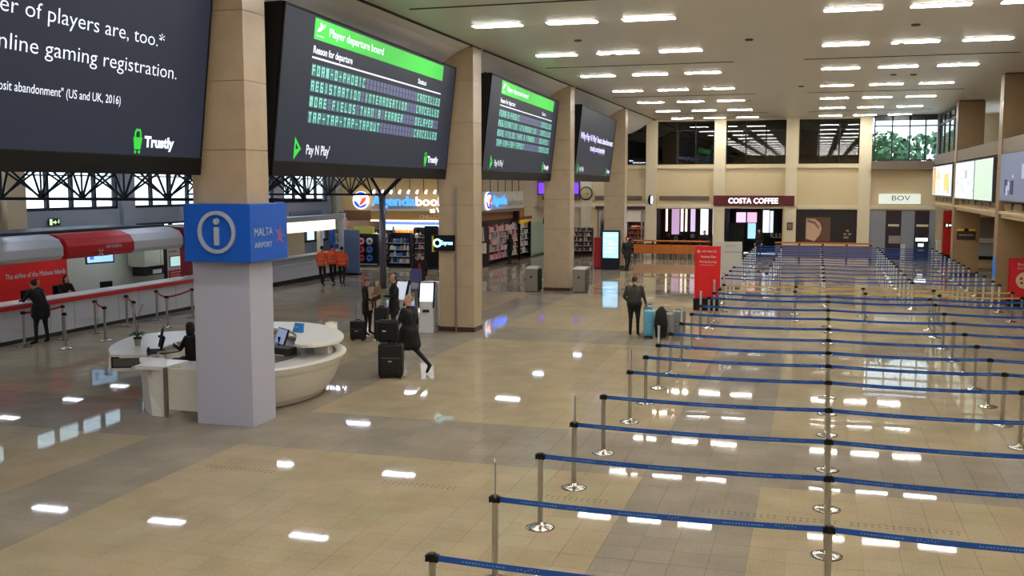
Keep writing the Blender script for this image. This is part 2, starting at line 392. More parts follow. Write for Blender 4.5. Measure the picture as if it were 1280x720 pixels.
for i, (x, y, z, r) in enumerate([(4.2, 74, 4.6, 1.9), (7.5, 77, 4.3, 2.4), (10.5, 73, 5.2, 2.2), (13.5, 70, 5.0, 2.4), (14.5, 64, 4.6, 2.2)]):
    z += 1.5; t = thing('tree', ('round green tree outside the gallery window, ' + ('leftmost', 'second from the left', 'middle one', 'second from the right', 'rightmost')[i]), 'tree', (x, y, 0), 0, 'trees outside the gallery window')
    MB().cyl((0, 0, 0), (0, 0, z), .16, .1, 8).build('trunk', mat('bark', (90, 70, 50), .9), t)
    cb = MB(); rr = random.Random(i)
    for q in range(420):
        a, e_, d = rr.uniform(0, 2*PI), math.asin(rr.uniform(-1, 1)), r*rr.uniform(.5, 1)
        p = Vector((d*math.cos(e_)*math.cos(a), d*math.cos(e_)*math.sin(a), z+.4+d*.8*math.sin(e_)))
        u = Vector((rr.uniform(-1, 1), rr.uniform(-1, 1), rr.uniform(-1, 1))).normalized()*.28; v = u.orthogonal().normalized()*.2
        cb.add([p-u, p+v, p+u, p-v], [(0, 1, 2, 3)])
    cb.build('crown', PLANT, t)
gr = sbox('ground_outside', mat('outside_paving', (176, 172, 160), .8), -60, 60, 66.2, 120, -.4, -.1)
sbox('ground_outside_left', mat('outside_paving', (176, 172, 160), .8), -90, -27.4, -40, 66.2, -.4, -.1)
# side walls
holes = [(29.75, 34.9, 3.42, 5.4), (35.85, 41.1, 3.42, 5.4), (42.2, 47.3, 3.42, 5.4), (48.3, 53.3, 3.42, 5.4), (17.5, 28.6, 3.42, 5.4),
         (29.75, 34.9, 2.1, 2.78), (35.85, 41.1, 2.1, 2.78), (42.2, 47.3, 2.1, 2.78), (48.3, 53.3, 1.2, 2.2), (17.5, 28.6, 2.1, 2.78)]
holed('wall_left', 'X', -27.3, -27, -14.3, 66, 0, 6.3, holes, GREYW)
for n, (y0, y1, z0, z1) in enumerate(holes):
    w = thing('window_%d' % (n+7), None, None, (-27.12, y0, z0)); w['kind'] = 'structure'; L_ = y1-y0; H_ = z1-z0
    f = MB().box(-.05, .12, 0, L_, 0, .11).box(-.05, .12, 0, L_, H_-.09, H_).box(-.05, .12, 0, .1, 0, H_).box(-.05, .12, L_-.1, L_, 0, H_)
    q = max(2, round(L_/1.25)); 
    for k in range(1, q): f.box(-.05, .1, L_*k/q-.06, L_*k/q+.06, 0, H_)
    if H_ > 1.5: f.box(-.05, .08, 0, L_, 1.28, 1.33)
    f.build('window_frame', BLKM, w)
    for k in range(q): box('pane', GLASS, -.006, .006, L_*k/q+.06, L_*(k+1)/q-.06, .1, H_-.08, w)
sbox('trim_10', BEIGE, -27, -26.7, 28.7, 29.6, 0, 6.3)
sbox('trim_11', PALE, -27, -26.75, 54.0, 55.2, 0, 6.3)
sbox('trim_12', GREYW, -27, -26.8, 35.0, 35.75, 0, 6.3)
bld = thing('building', 'pale flat-roofed building seen hazily through the left windows', 'building', (-72, 44, -.1))
box('walls', mat('far_render', (214, 208, 196), .9), -4, 4, -26, 26, 0, 4.2, bld)
for k in range(16): box('window', mat('far_window', (90, 100, 112), .3), 4, 4.05, -24.5+k*3.1, -23+k*3.1, 2.6, 4.0, bld)
holed('wall_right', 'X', 10.3, 10.6, -14.3, 64, 0, 8.4, [(55, 62, 5.8, 8.0)], BEIGE)
sbox('wall_front', BEIGE, -27.3, 10.6, -14.6, -14.3, 0, 8.8)
sbox('wall_far_left', BEIGE, -27.3, -17.6, 65.7, 66, 0, 6.3)
# roof over the upper gallery on the right and its floor
sbox('trim_13', mat('gallery_slab', (200, 178, 140), .6), 6.75, 10.3, 28.0, 61.4, 3.35, 3.6)
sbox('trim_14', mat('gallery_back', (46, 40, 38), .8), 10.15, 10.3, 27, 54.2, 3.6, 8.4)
# fascia strips between right pillars
for n, (y0, y1) in enumerate(((29.2, 40.7), (41.55, 53.15), (54.0, 63.0))):
    st = MB().box(6.5, 6.75, y0, y1, 3.18, 3.42).box(6.42, 6.5, y0, y1, 3.32, 3.42).box(6.62, 6.75, y0, y1, 3.42, 3.62)
    struct(st.build('trim_%d' % (15+n), mat('gallery_slab', (200, 178, 140), .6)))
    if n < 2: sbox('trim_%d' % (18+n), LEDGE, 6.45, 6.75, y0, y1, 5.5, 6.02)
    vv = thing('gallery_vent', 'row of grey louvred vents under the ' + ('nearest', 'middle', 'farthest')[n]+' light box on the right', 'vent', (6.56, y0, 3.5))
    for k in range(6):
        L_ = (y1-y0)/6; box('louvre', mat('vent_brown', (128, 106, 78), .6), -.02, .02, k*L_+.25, (k+1)*L_-.25, .0, .22, vv)

# pillars: stone cladding panels on a core
STONE_SHADED = mat('shaded_travertine', (146, 120, 88), .35, noise=.14, nscale=2.5, bump=.05)  # darker copy of the pillar stone, right-side shade put into its colour
def pillar(x0, x1, y0, y1, label, top=8.4):
    STONE_ = STONE_SHADED if x0 > 0 else STONE
    t = thing('pillar', label, 'pillar', ((x0+x1)/2, (y0+y1)/2, 0)); w, d = (x1-x0)/2, (y1-y0)/2
    box('core', STONED, -w+.03, w-.03, -d+.03, d-.03, 0, top, t)
    box('plinth', mat('plinth_dark', (70, 40, 34), .4), -w-.012, w+.012, -d-.012, d+.012, 0, .13, t)
    zs = [.13, 1.35, 2.56, 3.77, 4.98, 6.19, 7.4, top-.05]
    fp = MB().box(-w, w, -.015, .015, .004, 1.204).mesh('clad', STONE_); sp = MB().box(-.015, .015, -d+.03, d-.03, .004, 1.204).mesh('clad', STONE_)
    for k in range(7):
        h = (zs[k+1]-zs[k])/1.21
        for me_, px, py in ((fp, 0, -d+.015), (fp, 0, d-.015), (sp, -w+.015, 0), (sp, w-.015, 0)):
            o = link('stone_panel', me_, t, (px, py, zs[k])); o.scale.z = h
    return t
pillar(-10.75, -9.65, 15.97, 16.72, 'stone pillar with blue information box, wrapped in grey panels below')
pillar(-10.75, -9.65, 28.45, 29.2, 'tall travertine pillar with a steel conduit, behind the self-service kiosks')
pillar(-10.75, -9.65, 40.75, 41.5, 'tall travertine pillar standing between two steel waste bins')
pillar(-10.75, -9.65, 53.2, 53.95, 'farthest left travertine pillar, behind the tall lit map screen')
pillar(-10.75, -9.65, 3.5, 4.25, 'stone pillar nearest the viewpoint, out of the frame to the left')
pillar(6.42, 7.6, 40.75, 41.5, 'nearest right-hand stone pillar, coloured as if in shade, beside the red poster stand')
pillar(6.42, 7.6, 53.2, 53.95, 'right-hand stone pillar, coloured as if in shade, carrying the small black and yellow sign')
pillar(6.42, 7.6, 28.4, 29.15, 'right-hand stone pillar out of the frame beside the belt queue')
o = MB().cyl((0, 0, 0), (0, 0, 4.3), .03, None, 10).build('conduit_pipe', CHROME); o.location = (-10.2, 28.41, 0)
tag(o, 'thin vertical steel conduit running up the front of the second pillar', 'pipe')

# sloping soffits between the left pillars
SOF = mat('soffit_grey', (232, 232, 236), .5)
for n, y0 in enumerate((4.3, 16.95, 29.45, 41.75, 54.3)):
    y1 = min(y0+11.45, 63.9); loops = []
    pr_ = [(-9.66, 8.39), (-10.0, 8.27), (-10.35, 8.08), (-10.7, 7.85), (-11.2, 7.6), (-12.1, 7.4)]
    for y in (y0, y1): loops.append([(x, y, z) for x, z in pr_]+[(x, y, z+.05) for x, z in reversed(pr_)])
    s_ = MB().loft(loops); struct(s_.build('trim_%d' % (21+n), SOF))
    sbox('trim_%d' % (31+n), BLACK, -9.69, -9.63, y0, y1, 8.36, 8.41)

# ------------------------------------------------------------ ceiling lights
fr = MB().box(-.66, .66, -.19, .19, -.0, .05)
frm = fr.mesh('frame', mat('lamp_frame', (214, 206, 194), .4)); dfm = MB().box(-.62, .62, -.155, .155, -.012, 0).mesh('diffuser', LAMPM)
xs = [-7.87, -5.93, -4.02, .7, 2.58, 4.46]; ys = [62.5, 56.3, 50.2, 43.9, 37.6, 31.3, 25.15, 19.0, 12.8, 6.6, .4, -5.8, -11.5]
ordw = ['first', 'second', 'third', 'fourth', 'fifth', 'sixth', 'seventh', 'eighth', 'ninth', 'tenth', 'eleventh', 'twelfth', 'thirteenth', 'fourteenth', 'fifteenth', 'sixteenth']
pos = ['left', 'middle', 'right']
for j, y in enumerate(ys):
    for i, x in enumerate(xs):
        seen_ = 'row from back wall'
        t = thing('ceiling_light', 'rectangular ceiling light, %s of the %s trio, %s %s' % (pos[i % 3], 'left' if i < 3 else 'right', ordw[j], seen_), 'ceiling light', (x, y, 8.385), 0, 'rectangular ceiling lights')
        link('frame', frm, t); link('diffuser', dfm, t)
# added fill lights over the side hall, out of view, to brighten it
tm = MB().box(-.6, .6, -.15, .15, -.01, .05).mesh('fill_panel', em('fill_cool', (225, 235, 255), 26))
for nx_, x in (('wall', -24), ('middle', -19.5), ('pillar', -14.5)):
    for y in range(6, 64, 7):
        tag(link('side_fill_light', tm, None, (x, y, 6.28)), 'added unseen fill light under the side hall ceiling, %s-side row, %s along' % (nx_, ordw[(y-6)//7]), 'ceiling light', 'added side hall fill lights')

# ------------------------------------------------------------ hanging screens
def screen(y0, y1, label, xb0=-9.8, xb1=-10.4):
    O = Vector((xb0, y0, 4.53)); U = (Vector((xb1, y1, 4.53))-O); Wd = U.length; U.normalize()
    V = Vector((xb0+.36, y0, 7.73))-O; V = (V-U*V.dot(U)); Hh = V.length; V.normalize(); N = U.cross(V)
    t = bpy.data.objects.new('hanging_screen', None); COL.objects.link(t); tag(t, label, 'screen')
    t.matrix_basis = Matrix(((U.x, V.x, N.x, O.x), (U.y, V.y, N.y, O.y), (U.z, V.z, N.z, O.z), (0, 0, 0, 1)))
    h = MB().loft([[(-.02, .1, -.05), (Wd+.02, .1, -.05), (Wd+.02, Hh, -.05), (-.02, Hh, -.05)], [(-.02, .1, -.75), (Wd+.02, .1, -.75), (Wd+.02, Hh-.1, -.75), (-.02, Hh-.1, -.75)]])
    h.build('housing', BLACK, t)
    MB().box(0, Wd, 0, .3, -.07, .01).box(0, .06, .3, Hh, -.07, .005).box(Wd-.06, Wd, .3, Hh, -.07, .005).box(0, Wd, Hh-.05, Hh, -.07, .005).build('bezel', mat('bezel_black', (5, 5, 6), .6, spec=.2), t, bevel=.015)
    box('display', SCR, .06, Wd-.06, .3, Hh-.05, -.05, 0, t)
    for k in range(4): MB().tube([(Wd*(k+.5)/4, Hh-.3, -.6), (Wd*(k+.5)/4, Hh+.12, -.6)], .03).build('hanger', BLACK, t)
    for u in (.4, Wd-.4): MB().box(u-.05, u+.05, Hh-.75, Hh-.45, -.8, -.05).build('bracket', mat('bracket_brass', (120, 100, 70), .5), t)
    return t, Wd, Hh
def stx(t, s, u, v, h, width=None, m=SCRW, bold=0.0, name='lettering', align='L', split=False):
    return text(s, h, width, m, t, extrude=.0, name=name, align=align, mtx=Matrix.Translation((u, v, .006)), bold=bold, split=split)
def logo_trustly(t, u, v, w=.85):
    MB().prism([(u, v+.02), (u+.24, v+.02), (u+.2, v-.17), (u+.04, v-.17)], .004, .008).prism([(u+.03, v+.02), (u+.03, v+.1), (u+.07, v+.15), (u+.17, v+.15), (u+.21, v+.1), (u+.21, v+.02), (u+.17, v+.02), (u+.17, v+.09), (u+.15, v+.11), (u+.09, v+.11), (u+.07, v+.09), (u+.07, v+.02)], .004, .008).cyl((u+.07, v-.21, .004), (u+.07, v-.21, .008), .03).cyl((u+.17, v-.21, .004), (u+.17, v-.21, .008), .03).build('logo', SCRG, t)
    stx(t, 'Trustly', u+.3, v-.12, .17, w, SCRW, .012)
def logo_pnp(t, u, v):
    MB().prism([(u, v+.22), (u+.3, v), (u, v-.22)], .004, .008).build('logo', SCRG, t)
    MB().prism([(u+.06, v+.1), (u+.18, v), (u+.06, v-.02)], .008, .01).build('logo_inset', SCR, t)
    stx(t, "Pay N Play'", u+.55, v-.1, .2, 1.15, SCRW, .004)
t, Wd, Hh = screen(4.7, 15.7, 'nearest and largest dark hanging screen, with an online gaming advert')
stx(t, 'A numb', 4.75, 2.03, .22, 1.15, SCRW, -.002, split=True); stx(t, 'er of players are, too.*', 5.97, 2.03, .22, 3.66, SCRW, -.002, split=True)
stx(t, 'for o', 5.1, 1.57, .22, .8, SCRW, -.002, split=True); stx(t, 'nline gaming registration.', 5.97, 1.57, .22, 4.07, SCRW, -.002, split=True)
stx(t, '"Dep', 5.5, 1.05, .13, .45); stx(t, 'osit abandonment" (US and UK, 2016)', 6.0, 1.05, .13, 2.57)
logo_trustly(t, 8.95, .56, .85)
def board(t):
    box('title_bar', SCRG, 1.34, 9.79, 2.72, 3.13, .001, .004, t)
    stx(t, 'Player departure board', 2.05, 2.86, .17, 3.1, SCRW, .004)
    MB().prism([(1.45, 2.86), (1.62, 2.9), (1.85, 3.02), (1.82, 3.06), (1.7, 3.02), (1.62, 3.07), (1.57, 3.05), (1.62, 2.98), (1.52, 2.95)], .004, .008).box(1.45, 1.8, 2.79, 2.81, .004, .008).build('plane_icon', SCRW, t)
    stx(t, 'Reason for departure', 1.36, 2.45, .15, 2.0, SCRW, .004); stx(t, 'Status', 7.76, 2.47, .13, .68, SCRW, .004)
    box('rule', SCRW, 1.33, 9.76, 2.345, 2.38, .001, .005, t)
    rows = ['FORM-O-PHOBIC', 'REGISTRATION INTERROGATION', 'MORE FIELDS THAN A FARMER', 'TAP-TAP-TAP-TAPOUT']; st = ['CANCELLED', 'CANCELLED', 'DELAYED', 'CANCELLED']
    n = 38; cw = (9.79-1.34)/n; FB = em('flap_blue', (88, 96, 136), .32); FG = em('flap_teal', (60, 112, 118), .36); FT = em('flap_letter', (130, 205, 188), .55)
    for r in range(4):
        v1 = 2.24-.31*r; v0 = v1-.235; a, g = MB(), MB(); s_ = rows[r].ljust(29)+st[r].ljust(9)
        for c in range(n):
            for va, vb in ((v0, v0+.112), (v0+.122, v1)): (a if s_[c] == ' ' else g).box(1.34+c*cw+.02, 1.34+(c+1)*cw-.02, va, vb, .001, .004)
        a.build('blank_flaps', FB, t)['kind'] = 'stuff'; g.build('letter_flaps', FG, t)['kind'] = 'stuff'
        first = None
        for word, c0 in [(w_, m_) for w_, m_ in [(rows[r], 0), (st[r], 29)]]:
            # letters set one per flap
            lm = MB(); 
            for k, ch in enumerate(word):
                if ch == ' ': continue
                gl = glyph(ch); x0 = 1.34+(c0+k)*cw+.045
                for (p, q, w2, h2) in gl: lm.box(x0+p*.13, x0+(p+w2)*.13, v0+.02+q*.19, v0+.02+(q+h2)*.19, .004, .006)
            lm.build('flap_letters', FT, t)['kind'] = 'stuff'
    logo_pnp(t, .85, .55); logo_trustly(t, 8.85, .58, .95)
SEG = {'F': 'aldf'[0:0]+'tlm', 'O': 'tblr', 'R': 'tlmrj', 'M': 'tlrc', '-': 'm', 'P': 'tlmu', 'H': 'lrm', 'B': 'tblrm', 'I': 'c', 'C': 'tbl', 'E': 'tblm', 'G': 'tblmj', 'S': 'tbmjk', 'T': 'tc', 'A': 'tlrm', 'N': 'lrt', 'L': 'lb', 'D': 'tblr', 'Y': 'kum', 'U': 'lrb'}
BAR = {'t': (0, .86, 1, .14), 'b': (0, 0, 1, .14), 'm': (0, .43, 1, .14), 'l': (0, 0, .22, 1), 'r': (.78, 0, .22, 1), 'c': (.39, 0, .22, 1), 'u': (.78, .43, .22, .57), 'j': (.78, 0, .22, .5), 'k': (0, .43, .22, .57)}
def glyph(ch): return [BAR[c] for c in SEG.get(ch, 'tb')]
t, Wd, Hh = screen(17.1, 28.1, 'large hanging departure-style advert screen between the first and second pillars'); board(t)
t, Wd, Hh = screen(29.6, 40.4, 'hanging screen with green title bar, third in line, between second and third pillars'); board(t)
t, Wd, Hh = screen(42.0, 52.8, 'farthest hanging screen, dark with two short lines of white text')
stx(t, "Why Pay N Play' beats abandonment", .45, 1.84, .28, 9.9, em('text_lilac', (190, 190, 240), .9), .01); stx(t, 'trustly.com/paynplay', 3.3, 1.4, .26, 4.6, em('text_lilac', (190, 190, 240), .9), .01)
logo_pnp(t, .5, .55); logo_trustly(t, 9.1, .58, .95)

# ------------------------------------------------------------ information box and wrap on pillar
t = thing('information_sign_box', 'blue square information box wrapped around the nearest pillar, white i in a ring', 'sign', (-10.1, 16.35, 3.0))
box('box', BLUE, -.68, .66, -.65, .65, 0, 1.03, t, bevel=.01)
RG = mat('sign_silver', (168, 178, 196), .4)
b = MB(); n = 40; R0, R1 = .31, .375; z = .53
for k in range(n):
    a0, a1 = 2*PI*k/n, 2*PI*(k+1)/n
    v = [(r*math.cos(a), y, z+r*math.sin(a)) for y in (-.69, -.65) for a in (a0, a1) for r in (R0, R1)]
    b.add(v, [(0, 1, 3, 2), (0, 2, 6, 4), (1, 5, 7, 3)])
b.build('ring', RG, t)
MB().box(-.045, .045, -.69, -.65, .3, .62).build('letter_i_stem', RG, t); MB().cyl((0, -.65, .72), (0, -.69, .72), .055, None, 16).build('letter_i_dot', RG, t)
text('MALTA', .15, .62, RG, t, (.664, -.52, .46), FACE_E, .003); text('AIRPORT', .1, .6, RG, t, (.664, -.52, .25), FACE_E, .003)
MB().prism([(0, 0), (.12, .16), (.1, .02), (.26, .1), (.16, -.06), (.24, -.2), (.08, -.1), (-.04, -.24), (-.02, -.06), (-.16, -.02)], 0, .004, 0, Matrix.Translation((.662, .4, .52)) @ Matrix.Rotation(PI/2, 4, 'Y')).build('logo', mat('logo_pink', (120, 90, 150), .5), t)
t = thing('pillar_wrap', 'plain grey-lavender panels cladding the lower part of the information pillar', 'panel', (-10.2, 16.345, 0))
LAV = mat('lavender_grey_panel', (178, 179, 198), .45)
box('front_panel', LAV, -.575, .575, -.4, -.378, 0, 2.99, t); box('side_panel', LAV, .553, .575, -.378, .4, 0, 2.99, t); box('side_panel', LAV, -.575, -.553, -.378, .4, 0, 2.99, t); box('back_panel', LAV, -.553, .553, .378, .4, 0, 2.99, t)

# ------------------------------------------------------------ belt barriers
pole_me = MB().lathe([(.034, .02), (.034, .9), (.036, .9), (.036, .905)], 12).mesh('pole', POLE, True)
base_me = MB().lathe([(.18, 0), (.182, .008), (.15, .02), (.08, .032), (.045, .045), (.04, .07)], 28).mesh('base', STEELB, True)
rim_me = MB().lathe([(.186, 0), (.186, .006), (.17, .01)], 28).mesh('rim', BLACK)
head_me = MB().lathe([(.036, .895), (.042, .9), (.042, .965), (.036, .975)], 14).box(-.06, -.035, -.03, .03, .895, .96).box(.035, .06, -.03, .03, .895, .96).mesh('head', BLACK)
blade_me = MB().box(-.004, .004, -.105, .105, .98, 1.36).mesh('blade', mat('frosted_blade', (200, 200, 208), .3))
clip_me = MB().box(-.012, .012, -.11, .11, .97, .99).box(-.008, .008, -.11, -.1, .97, 1.37).mesh('blade_frame', CHROME)
_belts = {}
def belt_mesh(L_, m, sag=.03, hgt=.06):
    k = (round(L_, 2), m.name, hgt)
    if k not in _belts:
        b = MB(); n = 10
        for i in range(n):
            q = []
            for t_ in (i/n, (i+1)/n): q.append((t_*L_, .93-sag*4*t_*(1-t_)))
            (xa, za), (xb, zb) = q; h = hgt/2
            b.add([(xa, -.002, za-h), (xb, -.002, zb-h), (xb, -.002, zb+h), (xa, -.002, za+h), (xa, .002, za-h), (xb, .002, zb-h), (xb, .002, zb+h), (xa, .002, za+h)], [(0, 1, 2, 3), (7, 6, 5, 4), (3, 2, 6, 7), (0, 4, 5, 1)])
        _belts[k] = b.mesh('belt', m)
    return _belts[k]
_pr = {}
def print_mesh(L_):
    k = round(L_, 2)
    if k not in _pr:
        b = MB(); x = .25; rr = random.Random(3)
        while x < L_-.5:
            t_ = x/L_
            def zz(x_): return .93-.03*4*(x_/L_)*(1-x_/L_)
            for i in range(13):           # line of small lettering
                xa = x+i*.032; w_ = .014+.01*rr.random(); z_ = zz(xa); b.add([(xa, -.004, z_-.007), (xa+w_, -.004, z_-.007), (xa+w_, -.004, z_+.007), (xa, -.004, z_+.007)], [(0, 1, 2, 3)])
            xa = x+.52
            for i in range(7):            # small airport mark
                z_ = zz(xa)+rr.uniform(-.014, .014); b.add([(xa, -.004, z_-.01), (xa+.018, -.004, z_-.006), (xa+.014, -.004, z_+.012)], [(0, 1, 2)]); xa += .032
            x += 1.08
        _pr[k] = b.mesh('print', PRINT)
    return _pr[k]
def post(x, y, label, group, blade=False, belts=(), m=BELT, prn=False, h=1.0, bm_=None, pm=None):
    t = thing('belt_post', label, 'barrier post', (x, y, 0), 0, group)
    link('pole', pm or pole_me, t); link('base', base_me, t); link('rim', rim_me, t); link('head', head_me, t)
    if blade: link('sign_blade', blade_me, t, rz=.35); link('blade_frame', clip_me, t, rz=.35)
    for (x2, y2) in belts:
        d = math.hypot(x2-x, y2-y)-.09; a = math.atan2(y2-y, x2-x)
        o = link('belt', belt_mesh(d, m, hgt=(.06 if y < 33 else .042)), t, (.045*math.cos(a), .045*math.sin(a), 0), a)
        if prn: link('print', print_mesh(d), o)['kind'] = 'stuff'
    return t
rowsY = [8.5, 10.35, 12.2, 14.0, 16.0, 18.3, 20.0, 21.6, 23.35, 25.2, 27.15, 29.1, 31.25, 32.7]
colX = [lambda y: -3.3+.012*(y-8.5), lambda y: .22+.0105*(y-10), lambda y: 3.38, lambda y: 6.15]
cn = ['left', 'second', 'third', 'right-hand']
for r, y in enumerate(rowsY):
    for c in range(4):
        x = colX[c](y)
        bl = [(colX[c+1](y), y)] if c < 3 else []
        post(x, y, 'silver post with blue belt, %s column, %s row from the viewpoint' % (cn[c], ordw[r]), 'blue belt posts of the front queue', c == 0 and r % 2 == 1, bl, BELT, y < 26)
for r, y in enumerate((33.95, 35.55)):
    xsY = [-2.95, -.55, 1.6, 3.78, 6.12]
    for c, x in enumerate(xsY):
        post(x, y, 'belt post carrying yellow belts, %s from the left in the %s yellow row' % (ordw[c], ('nearer', 'farther')[r]), 'yellow belt posts', c == 0 and r == 1, [(xsY[c+1], y)] if c < 4 else [], BELTY)
farY = [38.1, 39.5, 41.5, 43.4, 45.5, 47.1, 48.6, 50.2, 51.9, 53.7, 55.2, 57.2, 59.2]
xsF = [-3.2, .38, 3.35, 6.15]
farpole = MB().lathe([(.04, .02), (.04, .9)], 8).mesh('pole', mat('pale_pole', (204, 204, 208), .4, .3))
for r, y in enumerate(farY):
    for c, x in enumerate(xsF):
        post(x, y, 'pale post, %s column of far queue, %s row past yellow belts' % (cn[c], ordw[r]), 'belt posts of the far queue', False, [(xsF[c+1], y)] if c < 3 else [], BELT, pm=farpole)
for r, y in enumerate((40.5, 44.5, 48.0, 51.0, 54.5, 58.2)):
    post(-1.75, y, 'lone pale belt post left of centre, %s from the yellow belts' % ordw[r], 'lone posts in the far lanes', pm=farpole)
# red belts at the airline counter
rp = [(-20.4, 22.3), (-19.15, 22.4), (-20.4, 23.8), (-19.07, 23.9), (-20.36, 25.1), (-19.16, 25.3), (-20.4, 28.1), (-19.06, 26.75), (-19.65, 28.95), (-20.4, 26.6)]
lk = {0: [2], 2: [], 1: [], 4: [3], 3: [], 9: [5], 6: [7], 7: [8]}
for k, (x, y) in enumerate(rp):
    post(x, y, 'slim steel post by the airline counter, ' + ('nearest the counter at the left edge', 'nearest outer one left', 'behind the standing customer', 'outer one left of the orchid', 'inner one behind the orchid', 'outer one behind the orchid', 'inner one farthest along', 'outer one beyond the orchid', 'farthest outer one beside the pillar', 'inner middle one')[k], 'red belt posts at the counter', False, [rp[q] for q in lk.get(k, [])], BELTR)

# ------------------------------------------------------------ information desk
dk = thing('information_desk', 'curved white information desk built round the nearest pillar', 'desk', (-12, 18.5, 0))
def arc(cx, cy, r, a0, a1, n): return [(cx+r*math.cos(math.radians(a0+(a1-a0)*i/n)), cy+r*math.sin(math.radians(a0+(a1-a0)*i/n))) for i in range(n+1)]
def ringbody(name, r0i, r0o, r1i, r1o, z0, z1, a0, a1, m, n=96, steps=5, bulge=.0):
    loops = []
    for i in range(n+1):
        a = math.radians(a0+(a1-a0)*i/n); ca, sa = math.cos(a), math.sin(a); lp = []
        for k in range(steps+1):
            t_ = k/steps; r = r0o+(r1o-r0o)*(t_**.75)+bulge*math.sin(PI*t_); lp.append((r*ca, r*sa, z0+(z1-z0)*t_))
        lp.append((r1i*ca, r1i*sa, z1)); lp.append((r0i*ca, r0i*sa, z0)); loops.append(lp)
    return MB().loft(loops).build(name, m, dk, True if False else False)
ringbody('curved_front', 2.1, 2.22, 2.5, 2.6, .02, .66, -52, 112, WHITE)
ringbody('curved_rim', 2.45, 2.6, 2.48, 2.7, .66, .84, -52, 112, WHITE, steps=3)
ringbody('kick_plinth', 2.0, 2.16, 2.0, 2.16, 0, .03, -52, 112, MIDGREY, steps=1)
ringbody('worktop', 1.75, 2.62, 1.75, 2.62, .76, .80, -52, 100, LIGHTGREY, steps=1)
def slab(name, pts, z0, z1, m, parent): return MB().prism([(x+12, y-18.5) for x, y in pts], z0, z1).build(name, m, parent, bevel=.015)
def smooth(pts, closed=True, it=2):
    for _ in range(it):
        q = []
        n = len(pts)
        for i in range(n):
            a, b_ = pts[i], pts[(i+1) % n]; q += [(a[0]*.75+b_[0]*.25, a[1]*.75+b_[1]*.25), (a[0]*.25+b_[0]*.75, a[1]*.25+b_[1]*.75)]
        pts = q
    return pts
slab('raised_shelf', smooth([(-13.4, 20.8), (-12.7, 21.5), (-11.6, 21.75), (-10.7, 21.25), (-9.9, 20.3), (-9.5, 19.3), (-9.75, 18.6), (-10.2, 18.5), (-10.5, 19.2), (-11.0, 20.1), (-11.8, 20.7), (-12.6, 20.4)]), 1.03, 1.1, WHITE, dk)
for x, y in ((-9.95, 19.35), (-10.9, 20.4), (-12.2, 20.4)): box('shelf_support', WHITE, x+12-.16, x+12+.16, y-18.5-.1, y-18.5+.1, .8, 1.04, dk)
slab('wing_top', smooth([(-13.5, 17.07), (-14.25, 17.9), (-14.7, 18.95), (-14.8, 19.6), (-14.6, 20.15), (-14.0, 20.7), (-13.2, 21.2), (-12.6, 21.2), (-12.4, 20.3), (-12.9, 19.9), (-13.2, 19.2), (-13.2, 18.3), (-12.88, 17.36)], it=1)+[], .88, .95, WHITE, dk)
# box-shaped front end of the wing with the dark display window
e = Vector((.66, .29)).normalized(); nrm = Vector((e.y, -e.x))
Mx = Matrix(((e.x, -nrm.x, 0, -13.54+12), (e.y, -nrm.y, 0, 17.07-18.5), (0, 0, 1, 0), (0, 0, 0, 1)))
MB().box(-.02, .74, 0, 1.1, .62, .68, 0, Mx).box(-.02, .02, 0, 1.1, .68, .95, 0, Mx).box(.70, .74, 0, 1.1, .68, .95, 0, Mx).box(-.02, .74, 0, 1.1, .91, .953, 0, Mx).build('wing_box', WHITE, dk)
MB().box(.02, .70, .02, .05, .68, .91, 0, Mx).build('display_bezel', BLACK, dk); MB().box(.06, .66, .0, .021, .71, .88, 0, Mx).build('display_glass', mat('display_grey', (88, 88, 82), .2), dk)
ring_ = [(-11.66, 16.2), (-11.95, 16.22), (-12.3, 16.5), (-12.8, 17.1), (-13.25, 18.0), (-13.4, 19.2), (-13.35, 20.3), (-13.2, 20.3), (-13.2, 19.2), (-13.05, 18.1), (-12.45, 17.2), (-11.66, 16.75)]
top_ = [(-11.66, 16.2), (-12.15, 16.35), (-12.75, 16.95), (-13.15, 17.5), (-13.5, 18.3), (-13.65, 19.3), (-13.6, 20.7), (-13.45, 20.5), (-13.4, 19.2), (-13.25, 18.1), (-12.6, 17.25), (-11.66, 16.75)]
MB().loft([[(x+12, y-18.5, z) for x, y in p] for p, z in ((ring_, .0), ([((a[0]*.45+b_[0]*.55), (a[1]*.45+b_[1]*.55)) for a, b_ in zip(ring_, top_)], .45), (top_, .9))]).build('wing_pedestal', WHITE, dk)
MB().box(.34, .40, -2.32, -2.26, 0, .95).build('metal_edge', CHROME, dk)
box('front_panel', mat('panel_cream', (206, 204, 190), .4), .42, 1.5, -2.28, -2.24, .14, .93, dk)
MB().box(-.3, .34, -2.28, -1.5, .88, .95).build('work_surface', WHITE, dk)
box('work_surface_low', LIGHTGREY, -.9, .7, -1.6, -.7, .74, .78, dk)

